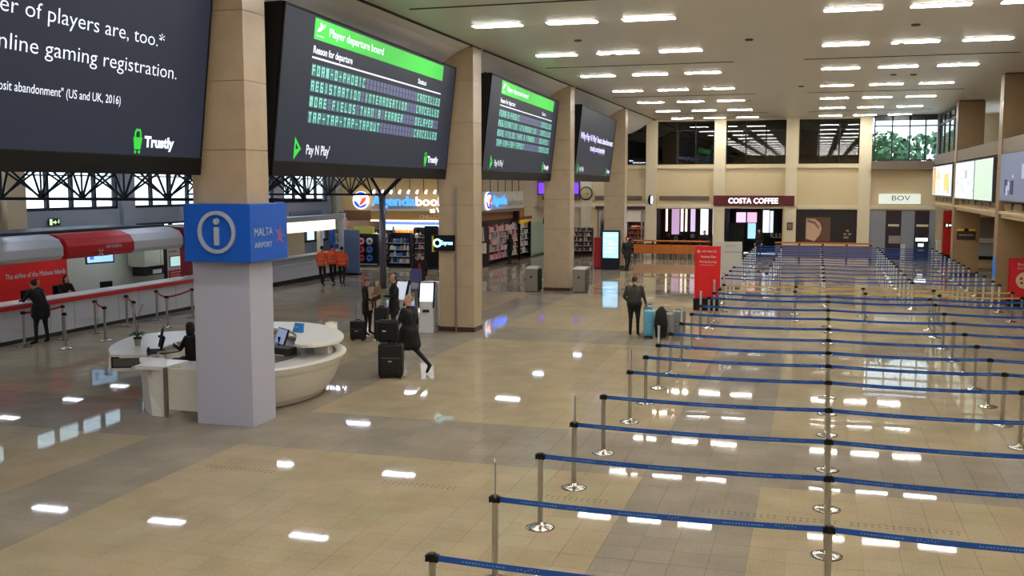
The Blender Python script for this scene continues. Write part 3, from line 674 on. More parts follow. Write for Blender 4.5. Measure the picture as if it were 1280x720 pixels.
def at_desk(name, label, cat, x, y, z, rz=0): return thing(name, label, cat, (x, y, z), rz)
mo = at_desk('monitor', 'black computer monitor on a swing arm on the left wing of the information desk', 'monitor', -12.95, 17.85, .951, math.radians(-58))
MB().box(-.27, .27, -.02, .02, .12, .5).build('screen_panel', BLACK, mo).rotation_euler = (-.22, 0, 0)
MB().tube([(0, .04, 0), (0, .12, .28), (0, 0, .3)], .028).lathe([(.12, 0), (.12, .02), (.03, .03)], 16).build('stand', BLACK, mo)
ph = at_desk('telephone', 'black desk telephone beside the monitor on the information desk', 'telephone', -12.85, 17.5, .951, .5)
MB().loft([[(-.1, -.11, 0), (.1, -.11, 0), (.1, .11, 0), (-.1, .11, 0)], [(-.09, -.1, .03), (.09, -.1, .03), (.09, .1, .08), (-.09, .1, .08)]]).build('body', BLACK, ph)
MB().tube([(-.08, -.1, .06), (-.08, 0, .1), (-.08, .1, .1)], .02).build('handset', BLACK, ph)
kb = at_desk('keyboard', 'black keyboard in front of the seated clerk', 'keyboard', -12.55, 17.65, .951, 1.2)
MB().box(-.2, .2, -.07, .07, 0, .02).build('body', BLACK, kb)
for q in range(3): MB().box(-.18, .18, -.055+.04*q, -.025+.04*q, .02, .026).build('key_row', MIDGREY, kb)
tag(MB().box(-.15, .15, -.11, .11, .951, .958).build('paper', mat('paper_white', (222, 226, 230), .7)), 'white sheets of paper on the desk near the keyboard', 'paper'); bpy.data.objects['paper'].location = (-12.35, 16.95, 0); bpy.data.objects['paper'].rotation_euler = (0, 0, .4)
op = at_desk('potted_orchid', 'potted orchid in a clear vase on the left wing of the information desk', 'plant', -13.75, 18.25, .951)
MB().lathe([(.055, 0), (.075, .16), (.07, .16), (.05, .02)], 14).build('vase', mat('vase_grey', (150, 148, 128), .2), op)
MB().lathe([(.085, .15), (.09, .19), (.05, .2)], 12).build('bark_top', mat('bark_chip', (48, 44, 28), .9), op)
for q in range(6):
    a = q*1.15; c_, s_ = math.cos(a), math.sin(a); l_ = .16+.05*(q % 3)
    MB().add([(0, 0, .18), (c_*l_*.5-s_*.045, s_*l_*.5+c_*.045, .3), (c_*l_*1.2, s_*l_*1.2, .24), (c_*l_*.5+s_*.045, s_*l_*.5-c_*.045, .3), (c_*l_*.5, s_*l_*.5, .26)], [(0, 1, 4), (1, 2, 4), (2, 3, 4), (3, 0, 4)]).build('leaf', PLANT, op)
for sgn in (-1, 1):
    MB().tube([(0, 0, .18), (sgn*.03, 0, .45), (sgn*.05, .02, .72), (sgn*.12, .03, .9)], .008, 6).build('stem', mat('stem_green', (70, 90, 50), .6), op)
    for q in range(4): MB().ball((sgn*(.05+.03*q), .02, .7+.06*q), .035, .015, .03, 6).build('flower', mat('flower_pale', (196, 170, 196), .6), op)
mo = at_desk('monitor', 'tilted computer monitor with a grey screen behind the raised shelf', 'monitor', -11.05, 19.35, .80, math.radians(-38))
q = MB().box(-.26, .26, -.02, .02, .14, .5).build('screen_panel', BLACK, mo); q.rotation_euler = (-.35, 0, 0)
q = MB().box(-.24, .24, -.026, -.02, .16, .48).build('display', em('screen_greyblue', (120, 128, 160), .6), mo); q.rotation_euler = (-.35, 0, 0)
MB().tube([(0, .05, 0), (0, .05, .3)], .03).lathe([(.13, 0), (.13, .02), (.03, .03)], 16).build('stand', BLACK, mo)
lh = at_desk('leaflet_holder', 'small blue leaflet card standing on the raised shelf', 'leaflet', -10.95, 20.1, 1.101, -.3)
MB().loft([[(-.14, -.04, 0), (.14, -.04, 0), (.14, .04, 0), (-.14, .04, 0)], [(-.14, .05, .2), (.14, .05, .2), (.14, .06, .2), (-.14, .06, .2)]]).build('card', mat('leaflet_blue', (50, 140, 220), .5), lh)
box('stripe', WHITE2, -.12, -.02, -.002, .03, .1, .13, lh)
rr = random.Random(5)
for q in range(9):
    o = tag(MB().cyl((0, 0, 0), (0, 0, .1+.05*rr.random()), .028, .03, 8).build('pen_pot', [mat('c_grey', (150, 150, 150), .4), mat('c_red', (170, 60, 50), .5), mat('c_blue', (90, 170, 210), .5)][q % 3]), 'small %s pot among desk clutter, %s row, %s from the left' % (('grey', 'red', 'blue')[q % 3], ('front', 'back')[q//5], ordw[q % 5]), 'pot', 'small pots on the information desk')
    o.location = (-11.3+.17*(q % 5), 18.35+.14*(q//5)-.1*(q % 2), .801)
pb = at_desk('printer', 'dark printer with papers under the raised shelf', 'printer', -10.65, 18.9, .801, -.2)
MB().box(-.24, .24, -.16, .16, 0, .17).build('body', mat('dark_brownish', (50, 44, 40), .5), pb, bevel=.02); box('paper_tray', LIGHTGREY, -.16, .16, -.24, -.1, .02, .03, pb)
for q in range(3):
    o = tag(MB().box(-.15, .15, -.1, .1, 0, .05+.02*q).build('tray', mat('wire_tray', (84, 84, 82), .4)), 'dark document tray on the right worktop, ' + ('nearest the pillar', 'middle of three', 'behind the small pots')[q], 'tray'); o.location = (-11.75+.34*q*.4, 18.0+.32*q, .801); o.rotation_euler = (0, 0, .2*q)
def office_chair(x, y, rz, label, z=.48):
    t = thing('office_chair', label, 'chair', (x, y, 0), rz)
    MB().box(-.24, .24, -.24, .24, z-.05, z+.04).build('seat', BLACK, t, bevel=.03)
    MB().box(-.22, .22, -.3, -.24, z+.1, z+.62).build('backrest', BLACK, t, bevel=.03)
    MB().cyl((0, 0, .08), (0, 0, z-.04), .03).build('column', BLACK, t)
    for k in range(5):
        a = 2*PI*k/5; l = MB().tube([(0, 0, .1), (.28*math.cos(a), .28*math.sin(a), .07)], .02, 6).build('leg', BLACK, t); MB().ball((.28*math.cos(a), .28*math.sin(a), .03), .03, n=8).build('castor', BLACK, l)
    return t
office_chair(-12.7, 18.6, math.radians(55), 'black office chair under the seated clerk', .58)

# ------------------------------------------------------------ airline service counter on the left
ck = thing('service_counter', 'long white service counter with a red edge under the airline canopy', 'counter', (-21, 27, 0))
box('front', WHITE2, -.35, 0, -4.9, 4.3, .12, .98, ck); box('plinth', mat('plinth_dark2', (40, 44, 50), .5), -.3, -.05, -4.9, 4.3, 0, .12, ck)
box('top', LIGHTGREY, -.75, .02, -4.9, 4.35, 1.06, 1.1, ck); box('red_edge', mat('counter_red', (206, 40, 50), .4), -.1, .05, -4.9, 4.4, .95, 1.07, ck)
for y in range(-4, 5): box('panel_joint', MIDGREY, 0, .003, y-.006, y+.006, .13, .96, ck)
cl = thing('service_counter', 'nearer low end of the white counter with red edge, at the left frame edge', 'counter', (-21, 20, 0))
box('front', WHITE2, -.35, 0, -4, 2.05, .12, .88, cl); box('plinth', mat('plinth_dark2', (40, 44, 50), .5), -.3, -.05, -4, 2.05, 0, .12, cl)
box('red_edge', mat('counter_red', (206, 40, 50), .4), -.4, .05, -4, 2.05, .83, .95, cl); box('top', LIGHTGREY, -.9, .0, -4, 2.05, .95, .98, cl)
kk = thing('airline_booth', 'red and white airline booth with curved canopy and back wall behind the counter', 'booth', (-24.5, 27, 0))
def canopy(name, m, y0, y1, proud=0.0):
    pr_ = [(3.2+proud, 2.18), (3.3+proud, 2.3), (3.3+proud, 2.55), (3.15+proud, 2.78), (2.8+proud, 2.9), (2.4, 2.92), (2.4, 2.8), (3.0, 2.6), (3.05, 2.2)]
    return MB().loft([[(x, y, z) for x, z in pr_] for y in (y0, y1)]).build(name, m, kk, bevel=.02)
canopy('canopy_panel', WHITE2, -11, -2.1); canopy('canopy_panel', RED, -2.05, 1.0, .12); canopy('canopy_panel', WHITE2, 1.05, 3.85)
MB().loft([[(2.3, y, 2.94), (3.3, y, 2.88), (3.42, y, 2.6), (3.42, y, 1.2), (3.1, y, 1.2), (3.1, y, 2.6), (2.3, y, 2.84)] for y in (3.9, 4.15)]).build('end_frame', REDD, kk)
box('roof', BLKM, -.2, 2.5, -11, 4.2, 2.86, 2.94, kk); box('roof_rail', mat('rail_grey', (60, 64, 84), .4, .4), 2.42, 2.5, -11, 3.9, 2.94, 3.0, kk)
for y in (-8, -5, -2, .8, 3.2, 6.2): box('booth_fill', em('booth_fill', (240, 246, 255), 9), .6, 2.4, y-.1, y+.1, 2.74, 2.78, kk)  # added glowing strips that brighten the booth interior
box('red_wall', mat('wall_red', (214, 14, 14), .5), -.1, 0, -11, 1.9, 0, 2.8, kk); box('white_wall', mat('booth_white', (190, 196, 186), .6), -.1, 0, 1.9, 8.6, 0, 2.8, kk)
box('end_wall', mat('booth_white', (190, 196, 186), .6), 0, 2.9, 8.5, 8.6, 0, 2.8, kk); box('red_pilaster', RED, 3.05, 3.3, 4.2, 4.35, 1.2, 2.5, kk)
text('The airline of the Maltese Islands', .17, 2.7, WHITE2, kk, (.01, -.9, 1.38), FACE_E, .004)
text('airmalta', .13, .75, WHITE2, kk, (3.44, -.4, 2.42), FACE_E, .003)
b = MB()
for q in range(4):
    a = q*PI/2+PI/4; b.prism([(0, 0), (.16*math.cos(a-.25), .16*math.sin(a-.25)), (.1*math.cos(a), .1*math.sin(a)), (.16*math.cos(a+.25), .16*math.sin(a+.25))], 0, .006, 0, Matrix(((0, 0, 1, 3.44), (1, 0, 0, -.65), (0, 1, 0, 2.3), (0, 0, 0, 1))))
b.build('cross_mark', WHITE2, kk)
tv = thing('wall_screen', 'blue-white flat screen hanging under the red canopy of the booth', 'screen', (-22.9, 28.6, 1.75), -.25)
box('frame', BLACK, -.04, 0, -.55, .55, 0, .62, tv); box('display', em('screen_ltblue', (150, 196, 232), .8), 0, .006, -.5, .5, .05, .57, tv); MB().box(-.03, -.01, -.04, .04, .6, 1.2).build('mount', BLACK, tv)
box('map_patch', em('screen_blue', (60, 110, 190), .7), .006, .008, -.4, -.25, .15, .4, tv); box('map_patch', em('screen_blue', (60, 110, 190), .7), .006, .008, 0, .3, .25, .35, tv)
hc = thing('wall_cupboard', 'pale wall cupboard above an open shelf at the right of the booth', 'cupboard', (-24.0, 33.0, 1.0))
box('body', mat('cup_pale', (176, 182, 166), .5), -.4, .3, -1.0, .9, .35, 1.5, hc); box('door', mat('cup_pale2', (186, 192, 176), .5), .3, .32, -.98, -.06, .37, 1.48, hc); box('door', mat('cup_pale2', (186, 192, 176), .5), .3, .32, -.03, .88, .37, 1.48, hc); box('niche', DARK, -.3, .2, -.9, .8, 0, .35, hc); box('printer', WHITE2, .0, .25, -.4, .1, .05, .2, hc)
pb = thing('poster_board', 'white and red standing notice panel at the end of the booth', 'notice board', (-22.3, 31.9, 0), .0)
box('panel', mat('notice_white', (206, 214, 212), .5), -.04, .04, -.55, .55, .3, 2.15, pb); box('edge', BLACK, -.05, .05, -.62, -.55, .3, 2.2, pb)
box('red_field', mat('notice_red', (206, 40, 44), .5), .04, .045, -.5, .5, .85, 1.3, pb); box('screen_rim', MIDGREY, .04, .05, -.4, .4, 1.4, 1.82, pb); box('screen', em('screen_mint', (170, 205, 200), .7), .05, .056, -.36, .36, 1.44, 1.78, pb)
for q in range(4): box('text_line', WHITE2, .046, .05, -.35, .3-.05*q, 1.2-.09*q, 1.225-.09*q, pb)
text('airmalta', .08, .5, RED, pb, (.045, -.45, 1.95), FACE_E, .002)
office_chair(-22.4, 28.0, 1.2, 'black office chair behind the airline counter', .62)
ex = thing('exit_sign', 'green running-man exit sign on the left wall above the booth', 'sign', (-26.95, 31.2, 3.0)); box('board', mat('exit_dark', (24, 50, 26), .5), 0, .05, -.28, .28, -.12, .14, ex)
box('door_mark', em('exit_green', (190, 230, 170), .8), .05, .055, -.27, -.14, -.1, .12, ex); MB().prism([(-.1, 0), (0, .08), (0, .03), (.1, .03), (.1, -.03), (0, -.03), (0, -.08)], 0, .004, 0, Matrix(((0, 0, 1, .052), (-1, 0, 0, .0), (0, 1, 0, 0), (0, 0, 0, 1)))).build('arrow', em('exit_green', (190, 230, 170), .8), ex)
MB().ball((.055, .2, .08), .004, .03, .03, 8).box(.05, .056, .16, .22, -.04, .05).build('figure', em('exit_green', (190, 230, 170), .8), ex)

# trusses of the side hall
def truss(y, x0, x1, z0, z1, step, label):
    t = thing('roof_truss', label, 'truss', (x0, y, z0)); L_ = x1-x0; h = z1-z0; n = int(L_/step)
    for nm, yy, zz in (('bottom_chord', 0, 0), ('top_chord', -.45, h), ('top_chord', .45, h)): MB().cyl((0, yy, zz), (L_, yy, zz), .05, None, 6).build(nm, BLKM, t)
    for yy in (-.45, .45):
        b = MB()
        for k in range(n): b.cyl((k*step, 0, 0), ((k+.5)*step, yy, h), .035, None, 5).cyl(((k+.5)*step, yy, h), ((k+1)*step, 0, 0), .035, None, 5)
        b.build('lattice', BLKM, t)
    b = MB()
    for k in range(n): b.cyl((k*step, 0, 0), ((k)*step, 0, h), .03, None, 5)
    for k in range(n): b.cyl((k*step, 0, h*.05), ((k+1)*step, 0, h), .03, None, 5).cyl((k*step, 0, h), ((k+1)*step, 0, h*.05), .03, None, 5)
    b.build('cross_bracing', BLKM, t)
    return t
truss(24.2, -26.9, -12.4, 3.97, 4.85, 1.4, 'black lattice truss crossing the side hall under the nearest screen')
truss(39.5, -26.9, -17.3, 3.97, 4.85, 1.0, 'black lattice truss ending on the grey steel column')
sc_ = thing('steel_column', 'grey round steel column carrying the truss end', 'column', (-17.45, 39.5, 0)); MB().cyl((0, 0, 0), (0, 0, 4.0), .14, None, 20).build('shaft', mat('column_grey', (112, 108, 118), .35, .4), sc_, True)
MB().tube([(0, 0, 3.9), (1.4, 0, 5.2)], .09).tube([(0, 0, 3.9), (-.8, .4, 4.9)], .06).build('strut', BLKM, sc_)
for x, y in ((-24.5, 24.4), (-15.5, 24.4)):
    sp = thing('loudspeaker', 'black box hanging in the first truss, ' + ('left one' if x < -20 else 'right one'), 'loudspeaker', (x, y, 4.15)); MB().prism([(-.5, -.25), (.5, -.25), (.35, .25), (-.35, .25)], 0, .75).build('cabinet', BLACK, sp); MB().tube([(0, 0, .75), (0, 0, 1.4)], .02).build('hanger', BLACK, sp)

# ------------------------------------------------------------ second counter with lit fascia
c2 = thing('ticket_booth', 'grey-white booth counter with a lit yellow-white fascia, left of the bookshop', 'booth', (-22.2, 42.5, 0))
box('front', mat('booth_grey', (188, 192, 200), .4), -.3, 0, -4, 3.5, .2, .85, c2); box('plinth', BLACK, -.25, -.02, -4, 3.5, 0, .2, c2)
box('grey_band', mat('booth_band', (150, 156, 160), .4), -.35, .0, -4, 3.5, .85, 1.15, c2); box('ledge', WHITE2, -.4, .08, -4, 3.5, 1.15, 1.2, c2); box('lower_ledge', WHITE2, 0, .05, -4, 3.5, .83, .87, c2)
box('fascia', em('fascia_glow', (255, 240, 205), 1.0), -.3, -.02, -4, 2.2, 2.25, 2.72, c2); box('fascia_top', mat('booth_band', (150, 156, 160), .4), -.6, .05, -4, 3.0, 2.72, 2.95, c2)
box('back_wall', mat('booth_cream', (198, 188, 160), .7), -2.5, -2.4, -4, 3.5, .0, 2.7, c2); box('dado', mat('booth_brown', (70, 60, 44), .6), -2.4, -2.36, -4, 1.2, .0, 1.7, c2); box('roof', WHITE2, -2.5, -.02, -4, 3.5, 2.68, 2.74, c2)
box('post', WHITE, -.2, -.02, .6, .9, 1.2, 2.3, c2); box('post', BLUE, -.16, -.02, 1.9, 2.15, 1.2, 2.3, c2); box('post', WHITE2, -.2, 0, 2.9, 3.3, 1.2, 3.0, c2)
bp_ = thing('standing_screen_wall', 'blue-grey free-standing panel beside the bookshop entrance', 'panel', (-21.6, 45.2, 0)); box('panel', mat('panel_bluegrey', (88, 112, 150), .5), -.4, .4, -.04, .04, .1, 2.2, bp_); box('foot', BLACK, -.4, .4, -.2, .2, 0, .1, bp_)
cs = thing('exit_sign', 'small black and white pictogram sign on the left wall above the second booth', 'sign', (-26.95, 47.4, 2.9)); box('board', BLACK, 0, .05, -.35, .35, -.18, .18, cs); MB().box(.05, .055, -.2, -.06, -.12, .12).box(.05, .055, .06, .2, -.12, .12).build('mark', WHITE2, cs)
ls = thing('letter_sign', 'lettered sign on the left wall above the lower windows', 'sign', (-26.95, 50.6, 2.65)); box('board', mat('sign_greyblue', (128, 132, 146), .5), 0, .04, -1.8, 1.8, -.15, .3, ls); text('CUSTOMER SERVICES', .2, 3.1, mat('sign_letter', (90, 92, 110), .5), ls, (.045, -1.55, -.05), FACE_E, .002)

# ------------------------------------------------------------ bookshop
SHW = mat('shop_wall_gold', (186, 150, 92), .6, noise=.05)
sh = thing('bookshop', 'bookshop front with lit sign band and gold fascia', 'shop', (-21.2, 51, 0))
box('upper_wall', SHW, -3.7, 4.3, 0, .3, 2.95, 6.3, sh); box('side_pier', mat('pier_brown', (96, 66, 56), .6), -3.9, -3.6, -.1, .3, 0, 2.9, sh)
box('gold_fascia', WOODL, -1.9, 4.0, -.25, 0, 2.5, 2.98, sh); box('fascia_cap', em('fascia_strip', (255, 244, 214), 1.2), -1.9, 4.0, -.3, 0, 2.42, 2.5, sh); box('fascia_cap', PALE, -1.9, 4.0, -.3, 0, 2.98, 3.1, sh)
box('dark_fascia', mat('fascia_brown', (112, 70, 34), .6), -3.6, -1.9, -.05, 0, 2.45, 3.0, sh)
box('shop_back', mat('shop_back', (60, 44, 38), .8), -3.7, 4.3, 7.2, 7.4, 0, 2.9, sh); box('shop_ceiling', mat('shop_ceil', (120, 110, 96), .8), -3.7, 4.3, .3, 7.3, 2.85, 2.95, sh); box('shop_side', mat('shop_back', (60, 44, 38), .8), -3.75, -3.7, 0, 7.4, 0, 2.9, sh)
box('chiller_header', em('chiller_blue', (40, 70, 150), .8), -1.9, 3.9, 1.2, 1.3, 2.2, 2.4, sh); box('chiller_glow', em('chiller_glow', (196, 232, 240), 1.2), -1.9, 3.9, 1.3, 1.35, 1.75, 2.2, sh)
box('shop_lamp', em('shop_lamp', (255, 240, 220), 38), -3.2, 3.8, 3.0, 3.25, 2.8, 2.84, sh); box('shop_lamp', em('shop_lamp', (255, 240, 220), 38), -3.2, 3.8, .5, .7, 2.8, 2.84, sh)
def sign_logo(parent, x, z, r, mtx):
    def P(pts, m, nm, d): MB().prism(pts, d, d+.03, 0, mtx).build(nm, m, parent)
    c = lambda r_, a0, a1, n=16: [(x+r_*math.cos(math.radians(a0+(a1-a0)*k/n)), z+r_*math.sin(math.radians(a0+(a1-a0)*k/n))) for k in range(n+1)]
    P(c(r, 0, 350, 26), em('sign_white', (235, 240, 255), 1.5), 'logo_disc', 0)
    P(c(r*.86, 180, 340)+[(x+.3*r, z-.5*r), (x-.1*r, z-.68*r), (x-.45*r, z-.2*r)], em('sign_navy', (30, 70, 190), .9), 'logo_swoosh', .03)
    P([(x-.2*r, z-.5*r), (x+.15*r, z+.2*r), (x+.7*r, z+.45*r), (x+.6*r, z-.1*r), (x+.1*r, z-.55*r)], em('sign_red', (236, 70, 60), 1.0), 'logo_sail', .06)
    P(c(r*.95, 40, 150)+[(x-.5*r, z+.6*r), (x+.1*r, z+.72*r)], em('sign_navy', (30, 70, 190), .9), 'logo_swoosh', .03)
sg = thing('shop_sign', 'illuminated bookshop sign with round logo and blue and white letters, facing the hall', 'sign', (-21.2, 50.72, 0))
MN = Matrix(((1, 0, 0, 0), (0, 0, -1, 0), (0, 1, 0, 0), (0, 0, 0, 1)))
sign_logo(sg, -2.45, 3.55, .48, MN)
SB = em('sign_blue', (60, 130, 255), 1.5); SW = em('sign_white', (235, 240, 255), 1.5)
text('Agenda', .52, 2.55, SB, sg, (-1.85, 0, 3.28), FACE_N, .03, bold=.02, split=True); text('bookstores', .5, 3.6, SW, sg, (.75, 0, 3.28), FACE_N, .03, bold=.006, split=True)
text('at VILLAGE', .26, 1.7, SW, sg, (1.55, .0, 2.92), FACE_N, .02, bold=.01); text('CHILLED DRINKS', .2, 2.2, mat('pale_letter', (235, 220, 180), .5), sg, (.95, .0, 2.6), FACE_N, .02)
for k in range(7): MB().tube([(-.4+.8*k, 0, 3.9), (-.4+.8*k, 0, 5.0)], .02, 6).build('hanger', BLACK, sg)
for k in range(12): MB().cyl((-1.6+.5*k, -.25, 3.95), (-1.6+.5*k, -.1, 4.1), .07, .04, 8).build('spotlight', em('spot_white', (255, 250, 240), 3), sg)
# return side of the shop facing the hall
s2 = thing('shop_side_wall', 'return wall of the bookshop with white sign panel and brown band', 'shop', (-17.3, 51, 0))
box('upper_wall', mat('shop_upper', (188, 168, 134), .7), -.3, 0, 0, 13, 3.0, 6.3, s2); box('sign_panel', mat('sign_cream', (216, 208, 192), .6), 0, .06, .3, 9.3, 3.0, 4.0, s2); box('brown_band', mat('band_brown', (150, 98, 60), .6), 0, .05, .3, 9.6, 2.42, 3.0, s2)
box('inner_wall', mat('shop_back', (60, 44, 38), .8), -.3, 0, .3, 9.5, 0, 2.42, s2)
ss = thing('shop_sign', 'second illuminated bookshop sign, seen at an angle beyond the second pillar', 'sign', (-17.2, 51, 0))
ME_ = Matrix(((0, 0, 1, .0), (1, 0, 0, 0), (0, 1, 0, 0), (0, 0, 0, 1)))
sign_logo(ss, 2.2, 3.5, .5, ME_)
text('Agenda', .5, 2.6, SB, ss, (.03, 2.95, 3.3), FACE_E, .03, bold=.02, split=True); text('bookstores', .42, 3.2, mat('dull_white_letter', (200, 196, 190), .5), ss, (.03, 5.7, 3.2), FACE_E, .02, split=True)
for k in range(6): MB().tube([(0, 1.2+1.4*k, 4.0), (0, 1.2+1.4*k, 5.0)], .02, 6).build('hanger', BLACK, ss)

# merchandise: racks are things; every item is its own object
PAL = [mat('item_%d' % i, c, .5) for i, c in enumerate([(206, 60, 70), (232, 150, 170), (210, 206, 196), (70, 70, 80), (150, 146, 140), (240, 200, 60), (60, 110, 180), (120, 60, 60), (235, 120, 30), (30, 40, 70), (190, 170, 150), (90, 60, 110)])]
ORD = ordw+['seventeenth', 'eighteenth', 'nineteenth', 'twentieth', 'twenty-first', 'twenty-second', 'twenty-third', 'twenty-fourth', 'twenty-fifth']
PALN = ['red', 'pink', 'off-white', 'charcoal', 'grey', 'yellow', 'blue', 'dark red', 'orange', 'navy', 'tan', 'purple']
def goods(x0, y0, ang, length, levels, per, group, label, pal, w=.18, h=.22, d=.16, jit=.3, cat='goods', seed=1, zoff=.015):
    r_ = random.Random(seed); ca, sa = math.cos(ang), math.sin(ang)
    ms = {}
    for li, z in enumerate(levels):
        for k in range(per):
            pi = pal[r_.randrange(len(pal))]; v = r_.randrange(3)
            if (pi, v) not in ms:
                hh = h*(.75+.25*v); b = MB().box(-w/2, w/2, -d/2, d/2, 0, hh)
                if v == 1: b = MB().loft([[(-w/2, -d/2, 0), (w/2, -d/2, 0), (w/2, d/2, 0), (-w/2, d/2, 0)], [(-w/2, -d/2, hh*.7), (w/2, -d/2, hh*.7), (w/2, d/2, hh*.7), (-w/2, d/2, hh*.7)], [(-w/4, -.01, hh), (w/4, -.01, hh), (w/4, .01, hh), (-w/4, .01, hh)]])
                if v == 2: b = MB().lathe([(w*.42, 0), (w*.45, hh*.6), (w*.2, hh*.85), (w*.2, hh)], 8)
                ms[(pi, v)] = b.mesh('goods', PAL[pi])
            s_ = (k+.5)/per*length-length/2+r_.uniform(-1, 1)*jit*.05
            tag(link('packaged_item', ms[(pi, v)], None, (x0+ca*s_, y0+sa*s_, z+zoff), ang), '%s item, %s shelf, %s from left, %s' % (PALN[pi], ordw[li], ORD[k], label), cat, group)
def rack(name, label, x, y, ang, length, levels, depth=.35, top=None, m=BLACK, side=True):
    t = thing(name, label, 'shelf unit', (x, y, 0), ang); top = top or levels[-1]+.4
    MB().box(-length/2, length/2, depth/2, depth/2+.03, .03, top).build('back_panel', m, t)
    for z in levels: MB().box(-length/2+.03, length/2-.03, -depth/2, depth/2, z-.015, z+.015).build('shelf', mat('shelf_pale', (206, 200, 192), .5), t)
    if side:
        for s_ in (-1, 1): MB().box(s_*length/2-.02, s_*length/2+.02, -depth/2, depth/2, 0, top).build('side_panel', m, t)
    MB().box(-length/2, length/2, -depth/2+.03, depth/2, 0, .1).build('plinth', m, t)
    return t
ND = mat('display_navy', (14, 18, 40), .4)
lv = [.35, .65, .95, 1.25, 1.55]
rack('display_stand', 'dark display stand with round coloured neck cushions, left of the grey column', -23.4, 50.3, 0, 1.9, [.12], .4, 1.75, ND)
for z, cs_ in ((.3, (4, 0, 6)), (.75, (0, 6)), (1.2, (6, 1, 2))):
    for k, ci in enumerate(cs_):
        b = MB(); n = 12
        for q in range(n):
            a0, a1 = 2*PI*q/n, 2*PI*(q+1)/n; b.cyl((.13*math.cos(a0), 0, .13*math.sin(a0)), (.13*math.cos(a1), 0, .13*math.sin(a1)), .07, None, 6)
        o = b.build('neck_cushion', PAL[ci]); o.location = (-23.95+.5*k+(.5 if len(cs_) == 2 else 0), 50.2, z+.16)
        tag(o, 'ring-shaped travel cushion on the dark display stand, ' + ('bottom', 'middle', 'top')[(.3, .75, 1.2).index(z)] + ' row, ' + (('left', 'centre', 'right')[k] if len(cs_) == 3 else ('centre', 'right')[k]), 'cushion')
tag(box('price_banner', mat('banner_yellow', (216, 206, 80), .6), -23.9, -22.7, 50.25, 50.3, 1.78, 2.15), 'yellow banner on top of the cushion stand', 'banner')
rack('display_stand', 'magazine shelves just right of the grey column', -22.55, 51.1, 0, 1.3, lv, .4, 1.95); goods(-22.55, 51.0, 0, 1.2, lv, 7, 'magazines right of the column', 'rack right of the grey column', [2, 4, 10, 8], seed=2)
rack('display_stand', 'tall dark poster-fronted display cabinet in front of the shop', -21.15, 50.2, 0, 1.25, [.25, .6, .95, 1.3], .4, 1.85, ND); goods(-21.15, 50.1, 0, 1.1, [.25, .6, .95, 1.3], 6, 'packs in the dark cabinet', 'in the tall dark cabinet', [6, 4, 9, 2], seed=3)
rack('display_stand', 'sloping magazine rack at the right of the shop entrance', -20.1, 51.3, 0, 1.3, lv, .4, 2.1); goods(-20.1, 51.2, 0, 1.2, lv, 7, 'magazines at the right rack', 'sloping rack right of shop entrance', [2, 4, 3, 1], seed=4)
goods(-21.3, 52.2, 0, 2.0, [1.72], 10, 'orange packs above the cabinet', 'behind the dark cabinet', [8, 5, 8], seed=5); rack('display_stand', 'inner snack shelf behind the dark cabinet', -21.3, 52.25, 0, 2.2, [.5, 1.1, 1.72], .4, 2.1)
rack('display_stand', 'wire magazine rack at the left side of the shop', -24.35, 49.8, 0, .9, lv, .35, 2.0, CHROME); goods(-24.35, 49.75, 0, .8, lv, 5, 'magazines in the wire rack', 'wire rack at the left of the shop', [2, 3, 4], seed=6)
bs_ = thing('digital_totem', 'tall black leaning digital stand beside the second pillar', 'stand', (-19.15, 49.6, 0), -.1); MB().box(-.38, .38, -.05, .05, .1, 2.25).build('panel', BLACK, bs_); MB().box(-.4, .4, -.25, .25, 0, .1).build('foot', BLACK, bs_)
# wall of souvenirs on the return side
lv2 = [.35, .78, 1.15, 1.5, 1.85]
rack('souvenir_rack', 'long wall rack of colourful souvenirs on the return side of the bookshop', -16.95, 54.6, PI/2, 5.6, lv2, .45, 2.35, mat('rack_brown', (66, 40, 34), .6))
goods(-16.85, 54.6, PI/2, 5.4, lv2, 24, 'souvenirs on the long wall rack', 'long souvenir rack', [0, 1, 2, 3, 4, 10, 1, 2, 2, 4], w=.2, h=.3, d=.2, seed=8)
rack('souvenir_rack', 'shorter souvenir rack next to the pale green panel', -16.9, 58.6, PI/2, 1.8, lv2, .45, 2.2, BLACK); goods(-16.8, 58.6, PI/2, 1.7, lv2, 7, 'items next to the green panel', 'rack beside the green panel', [2, 3, 5, 4], w=.2, h=.28, d=.2, seed=9)
tag(box('price_banner', mat('banner_gold', (236, 196, 20), .6), -16.75, -16.65, 57.6, 59.9, 2.12, 2.32), 'bright yellow banner over the shorter souvenir rack', 'banner')
tag(box('header_banner', mat('banner_brown', (128, 40, 30), .6), -16.78, -16.68, 57.6, 60.3, 2.33, 2.5), 'brown-red header above the yellow banner', 'banner')
gp = thing('partition_panel', 'pale green-grey partition panel beside the souvenir rack', 'partition', (-16.6, 61.6, 0)); box('panel', mat('green_grey', (146, 168, 152), .4), -.05, .05, -2.0, 2.0, .08, 2.1, gp); box('base_strip', DARK, -.06, .06, -2.0, 2.0, 0, .08, gp); box('edge', BLACK, -.07, .07, -2.15, -2.0, 0, 2.2, gp)
hm = thing('hanging_monitor', 'black hanging monitor case at the left of the third pillar', 'monitor', (-14.2, 55.3, 1.25)); MB().loft([[(-.3, -.1, .95), (.25, -.1, .95), (.25, .1, .95), (-.3, .1, .95)], [(0, -.06, -.4), (.25, -.06, -.4), (.25, .06, -.4), (0, .06, -.4)]]).box(-.4, .3, -.15, .15, .95, 1.3).build('case', BLACK, hm); MB().tube([(.1, 0, 1.3), (.1, 0, 5.07)], .02).build('rod', BLACK, hm)
